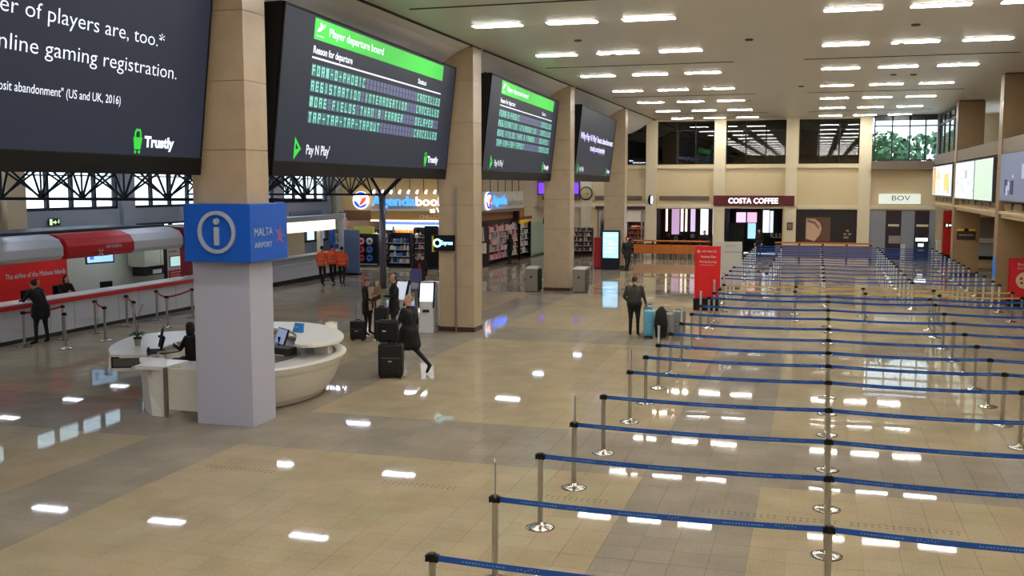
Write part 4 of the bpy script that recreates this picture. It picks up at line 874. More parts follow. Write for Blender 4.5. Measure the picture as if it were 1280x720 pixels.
jp = thing('poster_stand', 'narrow poster of dark clothing with a small white notice below, beyond second pillar', 'poster', (-16.75, 51.35, 0)); box('poster', mat('poster_dark', (60, 52, 56), .6), -.5, .1, -.04, 0, 1.35, 2.25, jp); MB().prism([(-.28, 1.4), (-.05, 1.4), (-.12, 2.15), (-.2, 2.15)], -.045, -.04, 0, Matrix(((1, 0, 0, 0), (0, 0, 1, 0), (0, 1, 0, 0), (0, 0, 0, 1)))).build('figure', LIGHTGREY, jp); box('notice', mat('notice_cream', (216, 208, 190), .6), -.45, .05, -.04, 0, .75, 1.3, jp); box('foot', CHROME, -.22, -.18, -.06, .04, 0, .75, jp)

# ------------------------------------------------------------ people
def person(label, x, y, rz, h=1.75, cols=None, P=None, hair='short', coat=None, seated=False, child=None, gaze=0.0, fat=1.0, cap=None, zoff=0.0):
    """one continuous body: tapered limbs fused by a voxel remesh; local +Y is forward"""
    cols = cols or {}; k = h/1.75
    J = dict(pel=(0, 0, .95), wai=(0, 0, 1.1), che=(0, .0, 1.3), nek=(0, 0, 1.47), hed=(0, .02, 1.63),
             hL=(-.095, 0, .93), kL=(-.105, .03, .5), aL=(-.11, 0, .09), tL=(-.125, .15, .035),
             hR=(.095, 0, .93), kR=(.105, .03, .5), aR=(.11, 0, .09), tR=(.125, .15, .035),
             sL=(-.185, 0, 1.41), eL=(-.25, -.03, 1.13), wL=(-.25, .06, .89), fL=(-.245, .1, .81),
             sR=(.185, 0, 1.41), eR=(.25, -.03, 1.13), wR=(.25, .06, .89), fR=(.245, .1, .81))
    J.update(P or {}); J = {q: Vector(v)*k for q, v in J.items()}
    caps = []
    def c(a, b, ra, rb, t, n=10): caps.append((J[a] if isinstance(a, str) else Vector(a)*k, J[b] if isinstance(b, str) else Vector(b)*k, ra*k, rb*k, t))
    T_, B_, S_, F_ = 0, 1, 2, 3
    g = fat
    pel, wai, che, nek, hed = (J[q]/k for q in ('pel', 'wai', 'che', 'nek', 'hed'))
    lat = (J['hR']-J['hL']); lat = lat/lat.length if lat.length else Vector((1, 0, 0)); lat = lat
    slat = (J['sR']-J['sL']).normalized()
    caps.append((J['pel']-lat*.06*k, J['pel']+lat*.06*k, .125*g*k, .125*g*k, B_ if not coat else T_))
    for s_ in (-1, 1):
        caps.append((J['pel']+lat*.05*k*s_+Vector((0, 0, .04*k)), J['wai']+lat*.045*k*s_, .12*g*k, .11*g*k, T_))
        caps.append((J['wai']+lat*.045*k*s_, J['che']+slat*.07*k*s_, .11*g*k, .12*g*k, T_))
        caps.append((J['che']+slat*.07*k*s_, J['sL' if s_ < 0 else 'sR']*.85+J['nek']*.15, .115*g*k, .07*k, T_))
    for s_ in 'LR':
        c('h'+s_, 'k'+s_, .088*g, .06, B_); c('k'+s_, 'a'+s_, .058, .043, B_)
        c('a'+s_, 't'+s_, .045, .036, F_)
        d_ = (J['a'+s_]-J['k'+s_]).normalized()
        c('s'+s_, 'e'+s_, .062*g, .046, T_); c('e'+s_, 'w'+s_, .044, .032, T_)
    caps.append((J['nek']-(J['nek']-J['che'])*.3, J['nek'], .07*k, .06*k, T_))
    c('nek', 'hed', .052, .055, S_)
    if coat:           # coat skirt flaring from the waist
        for s_ in 'LR':
            a = J['h'+s_]; b_ = J['h'+s_].lerp(J['k'+s_], coat); caps.append((a+Vector((0, 0, .03)), b_, .13*g*k, .125*g*k, T_))
        a = (J['pel']); b_ = (J['hL'].lerp(J['kL'], coat)+J['hR'].lerp(J['kR'], coat))/2; caps.append((a, b_, .125*g*k, .12*g*k, T_))
    # head frame
    fw = Vector((math.sin(-gaze), math.cos(-gaze), 0)); sd = Vector((fw.y, -fw.x, 0)); H_ = J['hed']
    b = MB()
    def capmesh(p, q, r0, r1, n=12):
        d = q-p; L_ = d.length
        if L_ < 1e-5: b.ball(p, r0, n=n); return
        rot = d.to_track_quat('Z', 'Y').to_matrix(); loops = []
        for i in range(5):
            a = -PI/2+PI/2*i/4
            loops.append([p+rot @ Vector((r0*math.cos(a)*math.cos(2*PI*j/n), r0*math.cos(a)*math.sin(2*PI*j/n), r0*math.sin(a))) for j in range(n)])
        for i in range(5):
            a = PI/2*i/4
            loops.append([q+rot @ Vector((max(1e-4, r1*math.cos(a))*math.cos(2*PI*j/n), max(1e-4, r1*math.cos(a))*math.sin(2*PI*j/n), r1*math.sin(a))) for j in range(n)])
        b.loft(loops)
    for p, q, r0, r1, t in caps: capmesh(p, q, r0, r1)
    rot = Matrix((sd, fw, Vector((0, 0, 1)))).transposed()
    def hball(off, r, n=14):
        o0 = len(b.v); b.ball((0, 0, 0), r[0], r[1], r[2], n); b.v[o0:] = [tuple(H_+rot @ (Vector(v)+Vector(off)*k)) for v in b.v[o0:]]
    kk_ = k
    hball((0, 0, .015), (.076*kk_, .092*kk_, .1*kk_)); hball((0, .03, -.06), (.052*kk_, .06*kk_, .055*kk_)); hball((0, .1, -.02), (.014*kk_, .02*kk_, .026*kk_)); hball((-.078, 0, -.01), (.012*kk_, .02*kk_, .03*kk_)); hball((.078, 0, -.01), (.012*kk_, .02*kk_, .03*kk_))
    me = b.mesh('raw', []) if False else None
    me = bpy.data.meshes.new('raw'); me.from_pydata(b.v, [], b.f); tmp = bpy.data.objects.new('raw', me); COL.objects.link(tmp)
    md = tmp.modifiers.new('r', 'REMESH'); md.mode = 'VOXEL'; md.voxel_size = .019*k; sm = tmp.modifiers.new('s', 'SMOOTH'); sm.iterations = 2; sm.factor = .5
    dg = bpy.context.evaluated_depsgraph_get(); out = bpy.data.meshes.new_from_object(tmp.evaluated_get(dg)); bpy.data.objects.remove(tmp)
    n = len(out.polygons); cen = np.empty(n*3); out.polygons.foreach_get('center', cen); cen = cen.reshape(-1, 3)
    best = np.full(n, 1e9); idx = np.zeros(n, dtype=np.int32)
    hd = np.linalg.norm((cen-np.array(H_)), axis=1)-.1*k
    for p, q, r0, r1, t in caps:
        p_, q_ = np.array(p), np.array(q); d = q_-p_; L2 = max(1e-9, d @ d); tt = np.clip(((cen-p_) @ d)/L2, 0, 1)
        ds = np.linalg.norm(cen-(p_+tt[:, None]*d), axis=1)-(r0+(r1-r0)*tt); m_ = ds < best; best[m_] = ds[m_]; idx[m_] = t
    idx[(hd < best) & (cen[:, 2] > J['nek'][2]-.02)] = S_ if J['hed'][2] > J['nek'][2] else idx[0]
    # hands with separate fingers, grown on the wrists
    hb = MB()
    for s_, sg in (('L', -1), ('R', 1)):
        w_, f_, e_ = J['w'+s_], J['f'+s_], J['e'+s_]; d = (f_-w_).normalized(); side = d.cross(Vector((0, 1, .2))).normalized()
        if side.length < .1: side = Vector((1, 0, 0))
        nm_ = d.cross(side).normalized(); pc = w_+d*.05*k
        hb.loft([[w_-d*.02+side*a_*.02*k+nm_*b_*.02*k for a_, b_ in ((-1, -1), (1, -1), (1, 1), (-1, 1))], [w_+d*.05*k+side*a_*.04*k+nm_*b_*.015*k for a_, b_ in ((-1, -1), (1, -1), (1, 1), (-1, 1))], [w_+d*.09*k+side*a_*.038*k+nm_*b_*.012*k for a_, b_ in ((-1, -1), (1, -1), (1, 1), (-1, 1))]])
        for q, ln in enumerate((.065, .078, .072, .055)):
            r0 = w_+d*.085*k+side*(-.03+.02*q)*k; mid = r0+d*ln*.5*k; tip = mid+(d*.8+nm_*.6).normalized()*ln*.5*k
            hb.cyl(r0, mid, .009*k, .008*k, 6).cyl(mid, tip, .008*k, .006*k, 6)
        r0 = w_+d*.03*k-side*.035*k; hb.cyl(r0, r0+(d*.7-side*.7).normalized()*.055*k, .011*k, .008*k, 6)
    nv = len(out.vertices); vv = np.empty(nv*3); out.vertices.foreach_get('co', vv)
    V = [tuple(q) for q in vv.reshape(-1, 3)]+hb.v; F = [tuple(p.vertices) for p in out.polygons]+[tuple(i+nv for i in f) for f in hb.f]
    bpy.data.meshes.remove(out)
    fin = bpy.data.meshes.new('body'); fin.from_pydata(V, [], F)
    base = (40, 40, 44)
    for key, dflt in (('top', (30, 30, 34)), ('bottom', (22, 22, 26)), ('skin', (196, 140, 112)), ('shoe', (18, 16, 16))):
        c_ = cols.get(key, dflt); fin.materials.append(mat('cloth_%d_%d_%d' % c_, c_, .85 if key != 'skin' else .6, noise=.06 if key != 'skin' else 0, nscale=30))
    fin.polygons.foreach_set('material_index', list(idx)+[2]*len(hb.f)); fin.polygons.foreach_set('use_smooth', [True]*len(F)); fin.update()
    t = thing('person', label, 'person', (x, y, zoff), rz)
    link('body', fin, t)
    hm_ = mat('hair_%d_%d_%d' % cols.get('hair', (38, 28, 24)), cols.get('hair', (38, 28, 24)), .8)
    def hpart(name, balls, m_):
        bb = MB()
        for off, r, n_ in balls:
            o0 = len(bb.v); bb.ball((0, 0, 0), r[0]*k, r[1]*k, r[2]*k, n_); bb.v[o0:] = [tuple(H_+rot @ (Vector(v)+Vector(off)*k)) for v in bb.v[o0:]]
        return bb.build(name, m_, t, True)
    if hair == 'short': hpart('hair', [((0, -.022, .04), (.083, .09, .09), 16)], hm_)
    if hair == 'thin': hpart('hair', [((0, -.045, .01), (.083, .065, .07), 16)], hm_)
    if hair == 'long': hpart('hair', [((0, -.022, .035), (.09, .094, .095), 16), ((0, -.07, -.07), (.085, .05, .15), 14), ((-.07, -.02, -.06), (.025, .05, .12), 10), ((.07, -.02, -.06), (.025, .05, .12), 10)], hm_)
    if cap: hpart('hat', [((0, -.01, .07), (.092, .1, .07), 16), ((0, .07, .045), (.085, .1, .018), 14)], mat('hat_brown', cap, .8))
    hpart('eyes', [((-.03, .088, .005), (.012, .008, .008), 8), ((.03, .088, .005), (.012, .008, .008), 8)], mat('eye_dark', (30, 22, 20), .3))
    hpart('mouth', [((0, .088, -.065), (.022, .006, .006), 8)], mat('lip', (150, 80, 76), .6))
    return t
def attach(o, p): o.parent = p; return o
def suitcase(name, label, x, y, rz, w, d, h, col, handle=.35, straps=True):
    t = thing(name, label, 'suitcase', (x, y, 0), rz); m = mat('case_%d_%d_%d' % col, col, .6)
    MB().box(-w/2, w/2, -d/2, d/2, .05, h).build('body', m, t, bevel=.035)
    MB().box(-w/2+.05, w/2-.05, -d/2-.025, -d/2+.01, .12, h*.62).build('pocket', m, t, bevel=.012)
    box('zip', MIDGREY, -w/2+.06, w/2-.06, -d/2-.03, -d/2-.024, h*.6, h*.61, t); box('badge', LIGHTGREY, -.04, .04, -d/2-.03, -d/2-.02, h*.5, h*.53, t)
    for sx_ in (-1, 1):
        for sy_ in (-1, 1): MB().cyl((sx_*(w/2-.06)-.015, sy_*(d/2-.05), .035), (sx_*(w/2-.06)+.015, sy_*(d/2-.05), .035), .035, None, 12).build('wheel', BLACK, t)
    if handle: MB().tube([(-.09, d/2-.04, h), (-.09, d/2-.04, h+handle), (.09, d/2-.04, h+handle), (.09, d/2-.04, h)], .012, 6).build('pull_handle', CHROME, t)
    MB().tube([(-.08, 0, h), (-.06, 0, h+.035), (.06, 0, h+.035), (.08, 0, h)], .012, 6).build('carry_handle', BLACK, t)
    return t
SIT = dict(pel=(0, -.05, .55), wai=(0, -.05, .7), che=(0, -.01, .93), nek=(0, .03, 1.1), hed=(0, .07, 1.25), hL=(-.1, 0, .53), hR=(.1, 0, .53), kL=(-.12, .42, .52), kR=(.12, .42, .52), aL=(-.12, .42, .1), aR=(.12, .44, .1), tL=(-.13, .58, .04), tR=(.13, .6, .04),
           sL=(-.18, .0, 1.03), sR=(.18, .0, 1.03), eL=(-.23, .12, .8), eR=(.23, .12, .8), wL=(-.14, .38, .86), wR=(.14, .38, .86), fL=(-.09, .46, .87), fR=(.09, .46, .87))
# information desk clerk, facing left towards the monitor
person('seated clerk with long dark hair in a black jacket at the information desk', -12.62, 18.55, math.radians(80), 1.72, dict(top=(20, 20, 24), hair=(28, 18, 18)), {q: (v[0], v[1], v[2]+.12) if q[0] not in 'at' else v for q, v in SIT.items()}, 'long')
# man in the long dark coat walking with two cases, looking back over his shoulder
walk = dict(hL=(-.09, 0, .93), hR=(.09, 0, .93), kL=(-.1, .16, .52), aL=(-.1, .14, .1), tL=(-.11, .3, .035), kR=(.1, -.12, .52), aR=(.1, -.5, .2), tR=(.1, -.42, .05), eL=(-.26, .08, 1.14), wL=(-.24, .3, 1.0), fL=(-.22, .37, .97), eR=(.25, -.04, 1.13), wR=(.25, .06, .9))
person('grey-haired man in a long black coat striding left behind stacked cases', -8.98, 21.75, math.radians(75), 1.83, dict(top=(14, 14, 16), bottom=(16, 16, 18), hair=(128, 122, 116)), walk, 'short', coat=.72, gaze=math.radians(80), fat=1.18)
sc1 = suitcase('suitcase', 'large black upright suitcase pushed by the man in the long coat', -9.15, 21.1, math.radians(15), .55, .36, .78, (7, 7, 8), 0)
t = thing('travel_bag', 'black soft bag strapped on top of the large black suitcase', 'bag', (-9.2, 21.1, .82), math.radians(15)); MB().box(-.24, .22, -.16, .16, 0, .5).build('body', BLACK, t, bevel=.06); box('tag', LIGHTGREY, -.12, -.04, -.175, -.165, .25, .28, t); MB().tube([(-.1, 0, .5), (-.08, 0, .64), (.1, 0, .64), (.12, 0, .5)], .015).build('handle', BLACK, t)
# group of three by the kiosks
carry = dict(eL=(-.26, .08, 1.15), wL=(-.1, .28, 1.15), fL=(0, .3, 1.16))
person('woman in a brown cap, dark coat and long beige scarf beside the black trolley', -12.45, 27.0, math.radians(-100), 1.68, dict(top=(36, 24, 26), bottom=(18, 18, 22), hair=(90, 60, 40)), dict(eR=(.25, .1, 1.14), wR=(.16, .3, 1.1)), 'short', coat=.45, cap=(136, 84, 56))
sf = MB(); 
for sx_ in (-.07, .07): sf.loft([[(sx_-.05, .12, 1.42), (sx_+.05, .12, 1.42), (sx_+.05, .15, 1.42), (sx_-.05, .15, 1.42)], [(sx_-.06, .14, 1.1), (sx_+.06, .14, 1.1), (sx_+.06, .17, 1.1), (sx_-.06, .17, 1.1)], [(sx_-.06, .15, .75), (sx_+.06, .15, .75), (sx_+.06, .175, .75), (sx_-.06, .175, .75)]])
o = sf.build('scarf', mat('scarf_beige', (186, 166, 140), .8), bpy.data.objects[[q.name for q in bpy.data.objects if q.get('label', '').startswith('woman in a brown cap')][0]])
suitcase('suitcase', 'small black cabin trolley with raised handle beside the woman in the cap', -12.25, 25.95, .1, .42, .26, .56, (8, 8, 10), .5)
person('bald man in a dark coat holding a small child', -11.55, 26.9, math.radians(120), 1.83, dict(top=(16, 16, 20), bottom=(18, 18, 20), hair=(70, 50, 40)), carry, 'thin', coat=.5, fat=1.1)
person('small child in a brown furry hooded jacket carried by the bald man', -11.95, 26.62, math.radians(150), .95, dict(top=(140, 108, 80), bottom=(60, 30, 36), hair=(170, 140, 112)), dict(kL=(-.12, .25, .75), aL=(-.12, .2, .4), tL=(-.12, .3, .34), kR=(.12, .25, .75), aR=(.12, .2, .4), tR=(.12, .3, .34), wL=(-.2, .25, 1.0), wR=(.2, .25, 1.0), fL=(-.15, .3, 1.0), fR=(.15, .3, 1.0)), 'short', fat=1.35, zoff=.68)
suitcase('suitcase', 'tall dark suitcase standing in front of the bald man', -11.6, 26.1, .2, .38, .3, .95, (9, 8, 11), 0)
# man behind the kiosks
person('man in a dark jacket with a red shirt walking between kiosks and bookshop', -14.35, 35.9, math.radians(-160), 1.84, dict(top=(26, 20, 26), bottom=(18, 18, 22), hair=(40, 28, 24)), dict(kR=(.1, .16, .52), aR=(.1, .1, .12), aL=(-.1, -.22, .12), tL=(-.1, -.08, .04)), 'short', coat=.3, fat=1.2)
tp = [q for q in bpy.data.objects if q.get('label', '').startswith('man in a dark jacket with a red shirt')][0]
MB().loft([[(-.05, .12, 1.42), (.05, .12, 1.42), (.05, .155, 1.42), (-.05, .155, 1.42)], [(-.06, .1, .98), (.06, .1, .98), (.06, .17, .98), (-.06, .17, .98)]]).build('shirt_front', mat('shirt_red', (180, 40, 60), .7), tp)
# three workers in orange vests
def vest(p, k=1.0):
    HV = mat('hivis_orange', (250, 84, 30), .7, emit=0); b = MB(); prof = [(.88, .185, .15), (1.1, .175, .145), (1.3, .195, .15), (1.42, .19, .12), (1.47, .1, .09)]
    loops = [[(rx*k*math.cos(2*PI*i/18), ry*k*math.sin(2*PI*i/18), z*k) for i in range(18)] for z, rx, ry in prof]; b.loft(loops, cap=False); v = b.build('vest', HV, p, True)
    for z in (.98, 1.16): MB().loft([[(r_*k*math.cos(2*PI*i/18), (r_-.035)*k*math.sin(2*PI*i/18), zz*k) for i in range(18)] for zz, r_ in ((z, .187), (z+.045, .187))], cap=False).build('reflective_band', mat('reflect_grey', (200, 150, 120), .4), v)
for x, y, a, lb, hh in ((-20.5, 39.9, -.1, 'worker in an orange vest walking away, left of the close pair', 1.74), (-20.55, 41.0, -.1, 'worker in an orange vest half hidden behind the left one', 1.74), (-19.75, 40.3, .1, 'worker in an orange vest walking away alone on the right', 1.70)):
    p = person(lb, x, y, a, hh, dict(top=(236, 84, 36), bottom=(18, 20, 28), hair=(24, 20, 20)), dict(aL=(-.1, .12, .1), tL=(-.11, .26, .04), aR=(.1, -.12, .12), tR=(.1, .02, .04), eR=(.27, .02, 1.14)), 'short'); vest(p, hh/1.75)
# man with back turned beside wrapped luggage
person('man in a dark sweater seen from behind beside the blue and grey luggage', -4.95, 29.05, math.radians(3), 1.74, dict(top=(52, 52, 50), bottom=(16, 16, 18), hair=(60, 44, 38)), dict(eL=(-.3, -.02, 1.15), wL=(-.19, .1, .98), fL=(-.16, .16, .98), eR=(.29, 0, 1.13), wR=(.33, .12, .93), fR=(.34, .16, .88)), 'short', fat=1.35)
suitcase('suitcase', 'light blue hard suitcase leaning next to the man in the sweater', -4.5, 29.0, .15, .3, .5, .78, (96, 168, 200), .2)
suitcase('suitcase', 'blue-grey suitcase behind the light blue one', -4.62, 29.55, .1, .25, .4, .84, (120, 150, 160), .2)
suitcase('suitcase', 'large grey ribbed suitcase at the right of the luggage group', -4.02, 28.95, -.1, .42, .34, .72, (140, 142, 148), .2)
suitcase('suitcase', 'second grey suitcase just behind the large ribbed one', -3.72, 29.4, -.2, .36, .3, .74, (128, 130, 136), 0)
o = tag(MB().loft([[(-.2, -.17, .05), (.2, -.17, .05), (.22, .17, .05), (-.2, .17, .05)], [(-.27, -.2, .45), (.27, -.2, .45), (.25, .18, .45), (-.25, .18, .45)], [(-.22, -.16, .85), (.22, -.16, .85), (.2, .14, .85), (-.2, .14, .85)], [(-.06, -.06, 1.0), (.08, -.06, 1.0), (.06, .06, 1.0), (-.05, .06, 1.0)]]).build('coat', mat('coat_black', (16, 16, 18), .9), None, True), 'black coat draped over the luggage between blue and grey suitcases', 'coat'); o.location = (-4.1, 28.6, .02); o.scale = (.66, .8, .92)
# others
person('small dark figure walking right past the tall lit map screen', -9.15, 51.3, math.radians(-150), 1.72, dict(top=(18, 16, 20), bottom=(18, 18, 22)), dict(kR=(.1, .16, .52), aR=(.1, .1, .12), aL=(-.1, -.22, .12), tL=(-.1, -.08, .04)), 'short', coat=.3, fat=1.15)
person('shopper in black seen from behind at the long souvenir rack', -16.1, 53.7, math.radians(75), 1.70, dict(top=(24, 18, 18), bottom=(26, 24, 44), hair=(24, 18, 18)), dict(wL=(-.2, .3, 1.15), fL=(-.18, .38, 1.2), eL=(-.25, .1, 1.2)), 'long', fat=1.15)
lean = dict(che=(0, .1, 1.28), nek=(0, .16, 1.42), hed=(0, .22, 1.56), sL=(-.18, .14, 1.37), sR=(.18, .14, 1.37), eL=(-.27, .3, 1.15), wL=(-.2, .5, 1.14), fL=(-.15, .56, 1.14), eR=(.27, .3, 1.15), wR=(.2, .5, 1.14), fR=(.15, .56, 1.14))
person('customer in dark clothes leaning on the airline counter, seen from behind', -20.35, 22.9, math.radians(85), 1.84, dict(top=(16, 16, 20), bottom=(16, 16, 20), hair=(34, 28, 26)), dict(lean, aL=(-.2, -.02, .09), aR=(.2, 0, .09), kL=(-.16, .02, .5), kR=(.16, .02, .5), tL=(-.24, .12, .04), tR=(.24, .14, .04)), 'short', fat=1.2, coat=.35)
for x, y, a, lb, hh in ((-22.3, 22.3, -1.4, 'airline clerk in black bent over, left of the leaning customer', 1.3), (-22.3, 24.9, -1.5, 'airline clerk in black with a white collar, right of the customer', 1.42), (-22.4, 26.3, -1.9, 'airline clerk in black with long dark hair looking down', 1.45)):
    p = dict(SIT); p = {q: (v[0], v[1], v[2]+.2) if q not in ('aL', 'aR', 'tL', 'tR') else v for q, v in SIT.items()}
    person(lb, x, y, a, 1.75, dict(top=(16, 16, 22), hair=(26, 20, 22)), p, 'long' if 'long' in lb else 'short', fat=1.1)
    office_chair(x-.05, y, a, 'office chair under the clerk, ' + ('left of the customer', 'right of the customer', 'with long hair')[0 if 'left' in lb else 1 if 'collar' in lb else 2], .62)
person('person in black standing in the coffee shop doorway', -3.2, 63.0, math.radians(150), 1.72, dict(top=(18, 18, 20)), None, 'short', fat=1.15)
person('person in black standing between wooden counter and pilaster', -6.3, 61.5, math.radians(170), 1.68, dict(top=(18, 16, 26), skin=(180, 130, 110)), None, 'short', fat=1.15)

# ------------------------------------------------------------ self-service kiosks and cabinets by the second pillar
def kiosk(x, y, rz, label, scr):
    t = thing('check_in_kiosk', label, 'kiosk', (x, y, 0), rz)
    MB().loft([[(-.22, -.2, 0), (.22, -.2, 0), (.22, .25, 0), (-.22, .25, 0)], [(-.2, -.12, .9), (.2, -.12, .9), (.2, .25, .9), (-.2, .25, .9)], [(-.2, .12, 1.35), (.2, .12, 1.35), (.2, .25, 1.35), (-.2, .25, 1.35)]]).build('body', WHITE2, t, bevel=.015)
    for s_ in (-1, 1): MB().loft([[(s_*.22-.02, -.2, .75), (s_*.22+.02, -.2, .75), (s_*.22+.02, -.12, .75), (s_*.22-.02, -.12, .75)], [(s_*.22-.02, .1, 1.5), (s_*.22+.02, .1, 1.5), (s_*.22+.02, .2, 1.5), (s_*.22-.02, .2, 1.5)]]).build('side_rail', BLACK, t)
    MB().add([(-.19, -.135, .95), (.19, -.135, .95), (.19, .11, 1.45), (-.19, .11, 1.45), (-.19, -.1, .93), (.19, -.1, .93), (.19, .14, 1.44), (-.19, .14, 1.44)], [(0, 1, 2, 3), (4, 7, 6, 5), (0, 4, 5, 1), (2, 6, 7, 3)]).build('display', scr, t)
    box('card_slot', BLACK, -.1, .1, -.21, -.19, .62, .7, t); MB().tube([(.28, -.1, 0), (.28, -.1, .28), (.28, .2, .28), (.28, .2, 0)], .018).build('bag_guard', CHROME, t)
    return t
kiosk(-11.0, 28.05, .25, 'self-service kiosk with lit white screen behind the grey-haired man', em('kiosk_white', (225, 228, 240), .9))
kiosk(-11.95, 28.35, -.2, 'self-service kiosk partly hidden left of the white-screened one', em('kiosk_grey', (180, 185, 196), .6))
k_ = thing('information_stand', 'slim upright leaflet stand behind the kiosks', 'stand', (-12.2, 30.2, 0)); box('post', CHROME, -.03, .03, -.03, .03, 0, 1.0, k_); box('panel', mat('leaflet_violet', (96, 96, 150), .5), -.18, .18, -.02, .02, .95, 1.7, k_)
for q in range(3): box('leaflet', LIGHTGREY, -.14+.1*q, -.06+.1*q, -.04, -.02, 1.05, 1.25, k_)
def cabinet(x, y, w, d, h, m, label):
    t = thing('cabinet', label, 'cabinet', (x, y, 0)); box('body', m, -w/2, w/2, -d/2, d/2, .04, h, t, .01); box('top', WHITE2, -w/2-.01, w/2+.01, -d/2-.01, d/2+.01, h, h+.04, t); box('door', m, -w/2+.03, w/2-.03, -d/2-.015, -d/2, .1, h-.1, t); box('plinth', BLACK, -w/2+.03, w/2-.03, -d/2+.03, d/2-.03, 0, .04, t)
cabinet(-11.35, 29.35, .55, .4, 1.35, mat('cab_white', (196, 196, 196), .4), 'white cabinet directly behind the self-service kiosks')
cabinet(-10.95, 30.4, .9, .5, 1.62, mat('cab_steel', (150, 148, 148), .3, .4), 'brushed grey cabinet against the left side of the second pillar')
sp = thing('lit_sign', 'small black projecting sign with glowing blue-white lettering on the second pillar', 'sign', (-10.45, 28.395, 2.62)); MB().box(-.42, .2, -.06, .06, -.2, .26).build('case', BLACK, sp)
MB().box(-.47, -.42, -.09, .09, -.24, .24).build('edge', GOLD, sp); MB().cyl((-.3, -.065, .03), (-.3, -.085, .03), .13, None, 20).build('logo_disc', em('sign_cyan', (150, 230, 250), 2), sp); MB().cyl((-.3, -.086, .03), (-.3, -.09, .03), .08, None, 16).build('logo_inner', BLACK, sp)
text('Express', .13, .36, em('sign_cyan', (150, 230, 250), 2), sp, (-.18, -.07, -.02), FACE_N, .01)
# bins either side of the third pillar
for x, y, lb in ((-11.1, 40.4, 'steel waste bin at the left side of the third pillar'), (-9.15, 40.6, 'steel waste bin at the right side of the third pillar')):
    t = thing('waste_bin', lb, 'bin', (x, y, 0)); s_ = -1 if x < -10 else 1
    box('body', mat('bin_steel', (150, 142, 130), .35, .5), -.25, .25, -.35, .4, .03, .95, t, .01); box('side_panel', BLACK if s_ < 0 else mat('bin_dark', (60, 58, 54), .5), .25, .27, -.3, .36, .06, .92, t); box('side_panel', BLACK, -.27, -.25, -.3, .36, .06, .92, t)
    MB().loft([[(-.26, -.36, .95), (.26, -.36, .95), (.26, .41, .95), (-.26, .41, .95)], [(-.2, -.2, 1.03), (.26, -.2, 1.03), (.26, .38, 1.03), (-.2, .38, 1.03)]]).build('lid', LIGHTGREY, t); MB().cyl((0, -.345, .62), (0, -.36, .62), .045, None, 12).build('lock', BLACK, t); box('base', BLACK, -.23, .23, -.33, .38, 0, .03, t)
# map kiosk by the fourth pillar
t = thing('map_totem', 'tall lit blue-white map screen totem in front of the fourth pillar', 'totem', (-10.1, 51.9, 0)); box('body', mat('totem_black', (18, 20, 30), .35), -.48, .48, -.1, .1, 0, 2.05, t, .01); box('display', em('map_blue', (140, 205, 240), 1.3), -.4, .4, -.106, -.1, .62, 1.95, t)
for z, a, b_ in ((1.75, -.3, .3), (1.45, -.35, .1), (1.3, -.1, .32), (1.1, -.2, .25), (.9, -.3, .2)): box('map_line', em('map_white', (235, 245, 255), 1.3), a, b_, -.11, -.106, z, z+.05, t)
box('cable_base', BLACK, .48, .95, -.1, .1, 0, .06, t)
t = thing('red_totem', 'red machine standing just left of the map totem', 'machine', (-10.85, 52.35, 0)); box('body', mat('machine_red', (166, 20, 30), .5), -.22, .18, -.15, .15, .06, 1.65, t, .02); box('base', BLACK, -.2, .16, -.14, .14, 0, .06, t)
# red airline totem and white board
t = thing('airline_totem', 'tall red check-in totem with white lettering at the left of the belt queue', 'totem', (-3.55, 35.9, 0)); box('body', mat('totem_red', (214, 16, 26), .45), -.44, .44, -.05, .05, .42, 2.25, t, .006); box('base', BLACK, -.46, .46, -.18, .18, 0, .42, t, .01)
text('AIR MALTA', .07, .5, WHITE2, t, (-.2, -.055, 2.03), FACE_N, .003); b = MB()
for q in range(4):
    a = q*PI/2; b.prism([(0, 0), (.05*math.cos(a-.4), .05*math.sin(a-.4)), (.07*math.cos(a), .07*math.sin(a)), (.05*math.cos(a+.4), .05*math.sin(a+.4))], 0, .006, 0, Matrix(((1, 0, 0, -.31), (0, 0, -1, -.05), (0, 1, 0, 2.06), (0, 0, 0, 1))))
b.build('cross_mark', WHITE2, t); text('Business Class', .07, .5, WHITE2, t, (-.22, -.055, 1.85), FACE_N, .003); text('Priority Boarding', .07, .58, WHITE2, t, (-.27, -.055, 1.67), FACE_N, .003); box('underline', WHITE2, -.25, .25, -.055, -.05, 1.58, 1.59, t)
t = thing('white_board', 'plain white-grey free-standing board behind the red totem', 'board', (-3.45, 43.6, 0)); BWm = mat('board_white', (198, 194, 188), .5)
box('panel', BWm, -.55, .55, -.04, .04, .1, 1.55, t); box('panel', BWm, -.55, .55, -.04, .04, 1.57, 2.0, t); box('foot', MIDGREY, -.5, .5, -.2, .2, 0, .1, t); text('departures', .06, .38, MIDGREY, t, (-.1, -.045, 1.8), FACE_N, .002)
t = thing('poster_stand', 'red framed poster stand with a round food picture beside nearest right pillar', 'poster', (7.25, 40.2, 0)); box('frame', mat('frame_red', (170, 20, 26), .5), -.5, .5, -.05, .05, .25, 1.75, t); box('poster', mat('poster_red', (206, 26, 34), .5), -.45, .45, -.056, -.05, .3, 1.7, t); box('base', BLACK, -.5, .5, -.2, .2, 0, .25, t)
MB().lathe([(.3, 0), (.3, .006)], 20).build('plate', mat('plate_cream', (226, 196, 168), .5), t); q = [o for o in t.children if o.name.startswith('plate')][0]; q.rotation_euler = (PI/2, 0, 0); q.location = (.05, -.055, .95)
for q in range(5): MB().ball((.05+.15*math.cos(q*1.3), -.07, .95+.13*math.sin(q*1.3)), .05, .012, .05, 8).build('garnish', mat('garnish', (140, 50, 40), .6), t)
